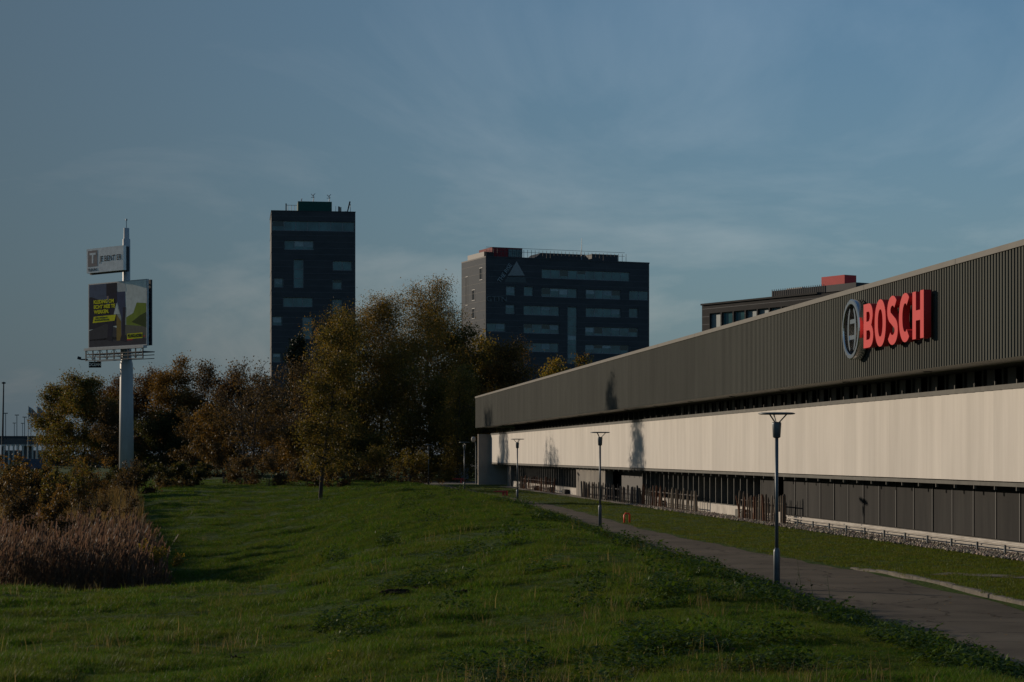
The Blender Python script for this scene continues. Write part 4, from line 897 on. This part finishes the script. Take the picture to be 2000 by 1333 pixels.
# birch group in the middle
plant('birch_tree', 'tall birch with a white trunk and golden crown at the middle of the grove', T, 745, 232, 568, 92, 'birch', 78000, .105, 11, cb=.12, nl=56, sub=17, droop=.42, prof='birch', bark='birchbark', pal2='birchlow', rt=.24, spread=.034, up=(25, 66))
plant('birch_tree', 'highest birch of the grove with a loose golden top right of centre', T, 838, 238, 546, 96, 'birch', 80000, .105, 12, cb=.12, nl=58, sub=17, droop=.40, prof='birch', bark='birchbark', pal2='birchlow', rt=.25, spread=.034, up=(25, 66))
plant('birch_tree', 'leaning birch in front of the grove with its dark trunk in the open', T, 625, 135, 600, 60, 'birchlow', 17000, .10, 13, cb=.16, nl=34, sub=10, droop=.35, lean=(.13, 0), prof='birch', pal2='birchlow', bark='bark', rt=.15, spread=.04)
plant('broadleaf_tree', 'dense dark green tree behind the highest birch, right side of grove', T, 902, 236, 642, 58, 'olive', 32000, .15, 14, cb=.1, nl=36, sub=13, pal2='dark')
plant('birch_tree', 'small weeping birch hanging beside the corner of the long building', T, 893, 216, 706, 46, 'birch', 22000, .10, 15, cb=.1, nl=30, sub=12, droop=.7, prof='birch', pal2='birchlow', lean=(.03, 0))
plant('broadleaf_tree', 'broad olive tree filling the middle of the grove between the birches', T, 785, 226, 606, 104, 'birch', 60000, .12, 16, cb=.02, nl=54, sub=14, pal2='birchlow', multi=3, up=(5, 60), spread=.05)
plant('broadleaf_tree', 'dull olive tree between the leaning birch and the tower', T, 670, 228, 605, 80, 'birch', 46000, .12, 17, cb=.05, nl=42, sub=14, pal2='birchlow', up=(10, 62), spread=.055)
plant('broadleaf_tree', 'dark bushy tree low at the right foot of the grove', T, 862, 224, 735, 58, 'birchlow', 22000, .145, 18, cb=.02, nl=28, sub=7, multi=2, up=(5, 60), spread=.055)
plant('bare_tree', 'brown nearly bare tree with spreading crooked limbs left of grove', T, 495, 178, 712, 80, 'brown', 6500, .12, 19, cb=.2, nl=34, sub=12, droop=.05, multi=2, minr=.014, rt=.22)
plant('bare_tree', 'thin bare tree with twigs rising before the tower foot', T, 588, 205, 700, 62, 'brown', 8500, .14, 20, cb=.08, nl=34, sub=11, droop=.05, multi=2, minr=.015)
plant('broadleaf_tree', 'yellow leafed small tree low left of the bare crooked tree', T, 436, 185, 800, 50, 'orange', 8000, .14, 21, cb=.05, nl=22, sub=8, multi=2, pal2='brown')
plant('broadleaf_tree', 'brown bushy tree at grove foot beside the leaning birch', T, 560, 200, 795, 66, 'brown', 18000, .125, 22, cb=.02, nl=26, sub=8, multi=3, up=(5, 60), pal2='orange', spread=.055)
plant('broadleaf_tree', 'low brown shrubby tree right behind the leaning birch trunk', T, 690, 205, 815, 64, 'birchlow', 20000, .125, 23, cb=.02, nl=26, sub=8, multi=3, up=(5, 60), pal2='dark', spread=.055)
plant('conifer_tree', 'dark pointed conifer in front of the tall tower', T, 585, 262, 640, 56, 'conifer', 24000, .26, 24, cb=.06, nl=80, sub=6, droop=.25, prof='cone', mat_='needle', up=(-5, 22), spread=.02)
# right of the grove, behind the long building
plant('broadleaf_tree', 'orange brown autumn tree behind the left end of the long building', T, 992, 232, 672, 64, 'orange', 24000, .15, 31, cb=.1, nl=32, sub=12)
plant('bare_tree', 'grey bare twiggy tree standing behind the orange tree', T, 1003, 262, 645, 42, 'brown', 1500, .15, 32, cb=.3, nl=34, sub=12, droop=0, multi=2, up=(50, 80), minr=.02)
plant('broadleaf_tree', 'yellowish tree between the grove and the orange tree', T, 948, 246, 658, 42, 'yellow', 10000, .2, 33, cb=.1, nl=26, sub=8, pal2='dark')
plant('broadleaf_tree', 'small olive treetop peeking over the roof edge, left one', T, 1085, 280, 700, 34, 'yellow', 6500, .22, 34, cb=.2, nl=22, sub=7, pal2='olive')
plant('broadleaf_tree', 'small olive treetop peeking over the roof edge, right one', T, 1135, 288, 694, 30, 'olive', 6000, .22, 35, cb=.2, nl=22, sub=7, pal2='olive')
plant('broadleaf_tree', 'dark tree in shade beyond the end wall and grey cabinet', T, 905, 246, 770, 62, 'dark', 9000, .2, 36, cb=.02, nl=26, sub=7, multi=2)
# belt behind the billboard
for i, (px, d, top, hw, pal, lab, n_) in enumerate(((112, 300, 742, 40, 'olive', 'leftmost rounded olive tree of the far belt', 9000), (165, 292, 726, 52, 'olive', 'olive green tree just left of the billboard mast', 12000), (222, 305, 742, 46, 'rust', 'rusty brown tree directly behind the billboard mast', 9000),
        (285, 300, 722, 50, 'rust', 'rust red tree just right of the billboard mast', 11000), (345, 292, 712, 52, 'orange', 'orange brown tree, second right of the billboard mast', 12000), (405, 300, 716, 50, 'brown', 'brown tree near the right end of the far belt', 10000), (455, 295, 726, 46, 'rust', 'reddish tree at right end of the far belt behind bare limbs', 9000), (512, 290, 735, 42, 'brown', 'dull brown tree at the foot of the tall tower', 8000),
        (255, 285, 800, 50, 'brown', 'low brown tree at the foot of the billboard mast', 7000), (320, 280, 805, 55, 'dark', 'low dark tree in the far belt beneath the orange one', 8000), (395, 270, 800, 50, 'brown', 'low brown thicket tree left of the bare crooked tree', 8000))):
    plant('broadleaf_tree', lab, T, px, d, top + (10 if px != 345 else 4), hw*1.25, pal, int(n_*2.1), .175, 50 + i, cb=.03 if top > 790 else .12, nl=32, sub=11, spread=.042, group='trees of the far belt', multi=2 if top > 790 else 1, up=(5, 66))
# saplings, hedge bank and bushes at left
for i, (px, d, top, hw, pal, lab) in enumerate(((14, 82, 893, 34, 'orange', 'tall orange sapling bush at the left edge'), (52, 88, 905, 30, 'orange', 'orange sapling second from the left edge'), (98, 84, 925, 30, 'olive', 'dull olive leaved bush third from the left edge'), (150, 92, 912, 32, 'olive', 'olive sapling bush left of the mast foot'), (200, 98, 896, 34, 'orange', 'orange twiggy bush below the billboard mast'), (30, 70, 962, 40, 'brown', 'low brown bush behind reeds at the left edge'), (110, 72, 962, 42, 'orange', 'low golden bush right behind the middle of the reeds'), (245, 108, 905, 30, 'brown', 'thin brown bush right of the mast foot'))):
    plant('sapling_bush', lab, 'bush', px, d, top, hw, pal, 2100, .07, 80 + i, cb=.12, nl=24, sub=6, droop=.05, multi=5, up=(45, 82), group='saplings at left', pal2='brown', minr=.008, zb=-.5)
for i, (px, d, top, hw) in enumerate(((215, 150, 918, 42), (270, 155, 912, 46), (330, 165, 910, 46), (385, 172, 915, 40), (150, 140, 920, 44), (80, 135, 915, 46), (20, 132, 912, 46))):
    plant('bramble_bush', ('dark bramble bush in the low bank, %s from the left' % ('fourth', 'fifth', 'sixth', 'seventh', 'third', 'second', 'first')[i]), 'bush', px, d, top, hw, 'dark', 5000, .13, 100 + i, cb=.0, nl=24, sub=7, multi=5, up=(5, 60), group='bramble bushes of the low bank', pal2='brown', zb=-.6)
plant('willow_bush', 'yellow green willow bush at the right end of the reeds', 'bush', 303, 62, 1050, 26, 'yellow', 3200, .05, 120, cb=.03, nl=22, sub=7, droop=.05, multi=5, up=(25, 75), pal2='olive')
for i, (px, d, top, hw) in enumerate(((470, 175, 898, 44), (525, 172, 900, 46), (600, 165, 902, 44), (735, 172, 892, 54), (800, 176, 900, 50), (660, 160, 905, 40))):
    plant('undergrowth_bush', 'brown undergrowth bush at the foot of the grove, %s from the left' % ('first', 'second', 'third', 'fifth', 'sixth', 'fourth')[i], 'bush', px, d, top, hw, 'brown' if i < 3 else 'birchlow', 3600, .11, 130 + i, cb=.0, nl=20, sub=7, multi=5, up=(10, 70), group='undergrowth at the grove foot', pal2='brown')

# reeds
def reeds():
    r_ = np.random.default_rng(5); N_ = 11000
    d = 59.0 + 24*r_.random(N_)**1.1; px = -40 + r_.random(N_)*(345 - (d - 59)*1.2); px = np.where(px > 262, px + r_.normal(0, 9, N_), px)
    u = (px - 1000)/F*d; z = zf(u, d); H = r_.normal(1.78, .30, N_) + .12*np.sin(u*1.3) + .1*np.sin(d*.9 + u); H *= 1 - .3*ss(240, 310, px); H *= r_.choice([1, 1, 1, .8, .6], N_)
    bx, by = u*CA + d*SA, d*CA - u*SA
    lean = r_.normal(0, .14, (N_, 2)) + np.array([.06, -.05]); base = np.stack([bx, by, z], -1); tip = base + np.concatenate([lean*H[:, None], H[:, None]], 1)
    Vs, Qs, Cs = [], [], []; b_ = 0
    def ribbon(a, c, w, colr):
        nonlocal b_
        n_ = len(a); th = r_.random(n_)*math.pi; s_ = np.stack([np.cos(th), np.sin(th), 0*th], -1)*w[:, None]/2
        Vs.append(np.stack([a - s_, a + s_, c + s_*.6, c - s_*.6], 1).reshape(-1, 3)); Qs.append(b_ + np.arange(n_*4).reshape(-1, 4)); Cs.append(np.repeat(colr, 4, 0)); b_ += n_*4
    def pal(c, f=.3): return np.array(c)[None]*r_.uniform(1 - f, 1 + f, (N_, 1))*r_.uniform(.95, 1.05, (N_, 3))
    ribbon(base, tip, np.full(N_, .014), pal((.155, .108, .070)))
    for k in range(4):
        f = r_.uniform(.2, .85, N_)[:, None]; a = base + (tip - base)*f; az = r_.random(N_)*6.28; L = r_.uniform(.2, .42, N_)
        c = a + np.stack([np.cos(az)*L*.7, np.sin(az)*L*.7, L*r_.uniform(-.1, .8, N_)], -1); ribbon(a, c, np.full(N_, .022), pal((.14, .096, .062)))
    for k in range(2):
        a = tip - np.array([0, 0, .08]); c = tip + np.stack([r_.normal(.05, .05, N_), r_.normal(-.02, .05, N_), r_.uniform(.08, .22, N_)], -1); ribbon(a, c, r_.uniform(.03, .06, N_), pal((.115, .076, .056)))
    return np_mesh('reed_bed', np.concatenate(Vs), np.concatenate(Qs), M['reed'], np.concatenate(Cs))
tag(link('reed_bed', reeds()), 'dense brown reed bed at the left below the grass bank', 'reeds', kind='stuff')

# ------------------------------------------------------------------ grass: tufts scattered on points
def tuft(seed, n_, rad, h, w, pal, bend=.5):
    r_ = np.random.default_rng(seed); a = r_.random(n_)*6.28; rr = rad*np.sqrt(r_.random(n_)); b0 = np.stack([rr*np.cos(a), rr*np.sin(a), np.full(n_, -.015)], -1)
    H = h*r_.uniform(.45, 1.2, n_); az = r_.random(n_)*6.28; bd_ = H*bend*r_.uniform(.2, 1.2, n_); dr = np.stack([np.cos(az), np.sin(az), 0*az], -1)
    sd_ = np.stack([-np.sin(az + r_.normal(0, .6, n_)), np.cos(az), 0*az], -1)*w/2*r_.uniform(.7, 1.4, n_)[:, None]
    m_ = b0 + dr*bd_[:, None]*.3 + np.stack([0*H, 0*H, H*.6], -1); t = b0 + dr*bd_[:, None] + np.stack([0*H, 0*H, H], -1)
    Vv = np.stack([b0 - sd_, b0 + sd_, m_ + sd_*.8, m_ - sd_*.8, t + sd_*.1, t - sd_*.1], 1).reshape(-1, 3); I_ = np.arange(n_)[:, None]*6
    Qv = np.concatenate([I_ + np.array([[0, 1, 2, 3]]), I_ + np.array([[3, 2, 4, 5]])]); p_ = np.array(pal); cc = p_[r_.integers(0, len(p_), n_)]*r_.uniform(.75, 1.25, (n_, 1))
    return Vv, Qv, np.repeat(cc, 6, 0)
def leafy(seed, n_, rad, h, ls, pal):
    r_ = np.random.default_rng(seed); a = r_.random(n_)*6.28; rr = rad*np.sqrt(r_.random(n_)); zz_ = h*r_.random(n_)**.7*(1 - .5*(rr/rad)**2)
    cen = np.stack([rr*np.cos(a), rr*np.sin(a), zz_ + .02], -1); az = a + r_.normal(0, .7, n_); el = r_.normal(-.1, .4, n_); s_ = ls*r_.uniform(.6, 1.4, n_)[:, None]
    ax = np.stack([np.cos(az)*np.cos(el), np.sin(az)*np.cos(el), np.sin(el)], -1)*s_; sd_ = np.stack([-np.sin(az), np.cos(az), r_.normal(0, .3, n_)], -1)*s_*.33
    Vv = np.stack([cen, cen + ax*.45 + sd_, cen + ax, cen + ax*.45 - sd_], 1).reshape(-1, 3); p_ = np.array(pal); cc = p_[r_.integers(0, len(p_), n_)]*r_.uniform(.7, 1.3, (n_, 1))
    return Vv, np.arange(n_*4).reshape(-1, 4), np.repeat(cc, 4, 0)
GP = [(.060, .130, .012), (.047, .110, .011), (.073, .145, .013), (.086, .130, .018), (.037, .085, .010), (.060, .130, .012), (.047, .110, .011), (.16, .14, .05)]
LPAL = [(.088, .138, .018), (.10, .145, .02), (.07, .118, .016), (.12, .13, .03)]
NP_ = [(.046, .082, .011), (.060, .098, .013), (.036, .064, .010), (.075, .110, .016)]
def scatter(name, label, cat, u, d, scl, protos, material, seed, tall=None):
    r_ = np.random.default_rng(seed); n_ = len(u); z = zf(u, d)
    me = bpy.data.meshes.new(name); me.vertices.add(n_); me.vertices.foreach_set('co', np.stack([u*CA + d*SA, d*CA - u*SA, z], -1).astype(np.float32).ravel())
    def attr(nm, ty, arr, key): a = me.attributes.new(nm, ty, 'POINT'); a.data.foreach_set(key, np.ascontiguousarray(arr).ravel())
    attr('rot', 'FLOAT_VECTOR', np.stack([r_.normal(0, .06, n_), r_.normal(0, .06, n_), r_.random(n_)*6.28], -1).astype(np.float32), 'vector')
    sc_ = scl*r_.uniform(.75, 1.25, n_); hz = sc_*(r_.uniform(.7, 1.25, n_) if tall is None else tall)
    attr('scl', 'FLOAT_VECTOR', np.stack([sc_, sc_, hz], -1).astype(np.float32), 'vector'); attr('idx', 'INT', r_.integers(0, len(protos), n_).astype(np.int32), 'value')
    o = tag(link(name, me), label, cat, kind='stuff'); me.materials.append(material)
    ng = bpy.data.node_groups.new(name + '_scatter', 'GeometryNodeTree'); ng.interface.new_socket('Geometry', in_out='INPUT', socket_type='NodeSocketGeometry'); ng.interface.new_socket('Geometry', in_out='OUTPUT', socket_type='NodeSocketGeometry')
    gi, go = ng.nodes.new('NodeGroupInput'), ng.nodes.new('NodeGroupOutput'); inst = ng.nodes.new('GeometryNodeInstanceOnPoints'); g2i = ng.nodes.new('GeometryNodeGeometryToInstance')
    for i, (Vv, Qv, cc) in enumerate(protos):
        po = bpy.data.objects.new('%s_tuft' % name, np_mesh('%s_tuft' % name, Vv, Qv, material, cc)); oi = ng.nodes.new('GeometryNodeObjectInfo'); oi.inputs['Object'].default_value = po
        ng.links.new(oi.outputs['Geometry'], g2i.inputs[0])
    def na(nm, ty): x = ng.nodes.new('GeometryNodeInputNamedAttribute'); x.data_type = ty; x.inputs['Name'].default_value = nm; return x.outputs['Attribute']
    ng.links.new(gi.outputs[0], inst.inputs['Points']); ng.links.new(g2i.outputs[0], inst.inputs['Instance']); inst.inputs['Pick Instance'].default_value = True
    ng.links.new(na('idx', 'INT'), inst.inputs['Instance Index']); e2r = ng.nodes.new('FunctionNodeEulerToRotation'); ng.links.new(na('rot', 'FLOAT_VECTOR'), e2r.inputs[0]); ng.links.new(e2r.outputs[0], inst.inputs['Rotation'])
    ng.links.new(na('scl', 'FLOAT_VECTOR'), inst.inputs['Scale']); ng.links.new(inst.outputs[0], go.inputs[0])
    md = o.modifiers.new('scatter', 'NODES'); md.node_group = ng; return o
def sample(n_, d0, d1, pmin, pmax, seed, power=1.0):
    r_ = np.random.default_rng(seed); t = r_.random(n_); d = (d0**-power + t*(d1**-power - d0**-power))**(-1/power) if power else d0*(d1/d0)**t
    px = pmin + (pmax - pmin)*r_.random(n_); return (px - 1000)/F*d, d
def clump(u, d, s_=1.0): return np.sin(.8*u*s_ + .33*d*s_ + 1.3)*np.sin(.5*d*s_ - .7*u*s_) + .6*np.sin(1.9*u*s_ - .8*d*s_ + .4)*np.sin(1.4*d*s_ + .9*u*s_)
u, d = sample(105000, 11.5, 150, -140, 2140, 201, 0.7)
ok = (u < uL(d) - .05*rng.random(len(u))) & (u > -17 - .22*np.clip(d - 52, 0, 300)) & ~((d > 59.5) & (d < 83) & (u < UD(290, d)))
u, d = u[ok], d[ok]
u2, d2_ = sample(42000, 62, 215, 130, 1160, 207, 1.0); ok = (u2 < uL(d2_) - .1) & ~((d2_ < 83) & (u2 < UD(290, d2_))); u, d = np.concatenate([u, u2[ok]]), np.concatenate([d, d2_[ok]])
cl_ = clump(u, d) + .6*clump(u - 3, d + 7, 3.1)
scatter('bank_grass', 'long green grass covering the bank in the foreground', 'grass', u, d, (.75 + .3*np.clip(cl_, -.6, 1.2))*np.clip((d/26)**.62, .9, 3.0), [tuft(300 + i, 56, .17, .088, .0058, GP, .9) for i in range(10)], M['grassblade'], 21, tall=np.clip(1.0 + .4*cl_, .5, 1.7)*np.clip((26/d)**.45, .35, 1.1))
u, d = sample(26000, 27, 190, 780, 2140, 202, 0.8)
ok = (u > uR(d) + .12) & (u*CA + d*SA < 21.2); u, d = u[ok], d[ok]
scatter('lawn_grass', 'short mown lawn between the path and the building', 'grass', u, d, 1.0*np.clip((d/45)**.7, .9, 3.2), [tuft(320 + i, 60, .22, .055, .009, LPAL, .8) for i in range(6)], M['lawnblade'], 22, tall=np.clip((45/d)**.6, .4, 1.1)*1.0)
# leafy weeds on the crest and in patches
u, d = sample(9000, 15, 150, 500, 2140, 203, 0.6)
t_ = uL(d) - u; q_ = clump(u, d, .8) + .55*clump(u + 5, d - 3, 2.7) + .35*rng.normal(size=len(u))
ok = (t_ > .35) & (((t_ < 3.2) & (q_ > -.2)) | (q_ > 1.0)) & (u > UD(620, d)); u, d = u[ok], d[ok]
scatter('nettle_patch', 'dark leafy nettles and weeds in patches along the bank crest', 'weeds', u, d, 1.0*np.clip((d/35)**.4, .75, 1.6), [leafy(340 + i, (60, 90, 120, 150)[i % 4], (.18, .24, .2, .28)[i % 4], (.12, .24, .17, .32)[i % 4], .058, NP_) for i in range(8)], M['weed'], 23, tall=np.clip(.22 + .26*(uL(d) - u), .3, 1.0)*rng.uniform(.6, 1.3, len(u)))
# tall dry grass in the low ground behind the reeds
u, d = sample(3800, 74, 150, -80, 330, 211, 1.0); ok = (u < UD(300, d) - .02*(d - 74)); u, d = u[ok], d[ok]
scatter('tall_dry_grass', 'tall golden brown dry grass in the low ground behind the reeds', 'grass', u, d, np.full(len(u), 1.0), [tuft(380 + i, 40, .45, 1.05, .02, [(.17, .115, .04), (.13, .085, .035), (.21, .15, .05), (.10, .08, .03)], .45) for i in range(5)], M['reed'], 26)
# dead stalks standing above the turf
u, d = sample(1500, 17, 120, -100, 2000, 209, 0.8); ok = (u < uL(d) - .4) & ~((d > 59.5) & (d < 83) & (u < UD(290, d))) & (clump(u, d, .55) > .1); u, d = u[ok], d[ok]
scatter('dry_stalks', 'thin straw coloured dead stalks standing in the bank grass', 'grass', u, d, np.clip((d/30)**.3, .8, 1.5), [tuft(360 + i, 9, .12, .26, .005, [(.20, .165, .07), (.15, .115, .05), (.10, .11, .03)], .5) for i in range(5)], M['reed'], 25)
# single tall weeds by the nearest lamp
wm = MB()
for (px, dd, h, s_) in ((1566, 43, .85, 1), (1548, 42, .5, 2), (1622, 41, .7, 3), (1590, 39, .6, 4), (1700, 36, .45, 5)):
    uu = UD(px, dd) - .0; b0 = W(uu, dd, ground_z(uu, dd) - .05); rr = random.Random(s_); lx = rr.uniform(-.15, .15)
    wm.tube([b0, b0 + Vector((lx*.4, 0, h*.5)), b0 + Vector((lx, 0, h))], [.008, .006, .003], 5)
    for k in range(9):
        f = rr.uniform(.3, 1); p0 = b0 + Vector((lx*f, 0, h*f)); a = rr.random()*6.28; L = rr.uniform(.07, .16); dv = Vector((math.cos(a), math.sin(a), rr.uniform(-.2, .5)))*L; sv = Vector((-math.sin(a), math.cos(a), 0))*L*.18
        wm.add([p0, p0 + dv*.5 + sv, p0 + dv, p0 + dv*.5 - sv], [(0, 1, 2, 3)])
tag(wm.build('tall_weeds', mat('weedstem', (.05, .07, .02), .8)), 'few tall thin weeds at the path edge by the nearest lamp', 'weeds', kind='stuff')
# molehills
for i, (px, py, w_) in enumerate(((778, 1158, .30), (828, 1149, .19), (742, 1197, .24), (912, 1163, .2), (457, 1289, .15))):
    d = 30.0
    for _ in range(30): d = (CH - ground_z(UD(px, d), d))*F/(py - HOR)
    r_ = np.random.default_rng(400 + i); mb = MB(); vs, fs = [], []
    for a in range(7):
        for k in range(18):
            w = k/18*6.283; q = a/6; rad_ = w_*q*(1 + .18*math.sin(3*w + i) + r_.normal(0, .06)); vs.append((rad_*math.cos(w)*1.25, rad_*math.sin(w), w_*.22*(1 - q**1.6) + r_.normal(0, .016) - .03))
    for a in range(6):
        for k in range(18): fs.append((a*18 + k, (a+1)*18 + k, (a+1)*18 + (k+1) % 18, a*18 + (k+1) % 18))
    mb.add(vs, fs)
    u = UD(px, d); tag(mb.build('molehill', M['soil'], None, W(u, d, ground_z(u, d) + .03)), 'dark earth molehill in the grass, %s' % ('widest of the middle group', 'small one above the widest', 'one below and left of the widest', 'one right of the middle group', 'alone near the bottom left')[i], 'molehill', 'molehills on the bank')
# little yellow flowers
r_ = np.random.default_rng(9); Vs, b_ = [], 0
for px, py in [(1035, 1092), (1047, 1096), (1062, 1086), (1075, 1084), (1084, 1098), (1102, 1106), (836, 1060), (848, 1058), (643, 1277), (641, 1288), (664, 1272), (645, 1118), (620, 1322), (1040, 1100), (1068, 1092), (565, 1125), (580, 1122)]:
    d = 40.0
    for _ in range(40): d = .5*d + .5*min(160, (CH - ground_z(UD(px, d), d) - .18)*F/(py - HOR))
    u = UD(px, d); c_ = np.array(W(u, d, ground_z(u, d) + .18))
    for k in range(6):
        a = r_.random()*6.28; Vs.append(c_ + np.array([[0, 0, 0], [math.cos(a)*.03, math.sin(a)*.03, .012], [math.cos(a + .5)*.045, math.sin(a + .5)*.045, .0], [math.cos(a + 1)*.03, math.sin(a + 1)*.03, .012]]))
Vs = np.concatenate(Vs); tag(link('wild_flowers', np_mesh('wild_flowers', Vs, np.arange(len(Vs)).reshape(-1, 4), mat('petal', (.55, .36, .02), .6))), 'scattered tiny yellow flowers in the bank grass', 'flowers', kind='stuff')

# fallen leaves blown over path, lawn and bank
r_ = np.random.default_rng(77); N = 2600
d = 16 + 110*r_.random(N)**1.6; px = 300 + 1750*r_.random(N); u = (px - 1000)/F*d; ok = (u*CA + d*SA < 21.0) & ((u > uL(d)) | (r_.random(N) < .35)); u, d = u[ok], d[ok]; N = len(u)
inp = (u > uL(d)) & (u < uR(d)); z = np.where(inp, .022, zf(u, d) + .05); c_ = np.stack([u*CA + d*SA, d*CA - u*SA, z], -1)
a = r_.random(N)*6.28; s_ = r_.uniform(.02, .045, N)[:, None]; ax = np.stack([np.cos(a), np.sin(a), r_.normal(0, .15, N)], -1)*s_; sd_ = np.stack([-np.sin(a), np.cos(a), r_.normal(0, .15, N)], -1)*s_*.7
lv = np.stack([c_ - ax, c_ + sd_, c_ + ax, c_ - sd_], 1).reshape(-1, 3); lc = np.array([(.22, .13, .03), (.16, .08, .03), (.28, .19, .05), (.1, .06, .03)])[r_.integers(0, 4, N)]
tag(link('fallen_leaves', np_mesh('fallen_leaves', lv, np.arange(N*4).reshape(-1, 4), M['leaf'], np.repeat(lc, 4, 0))), 'fallen brown and yellow leaves scattered over path and lawn', 'leaves', kind='stuff')
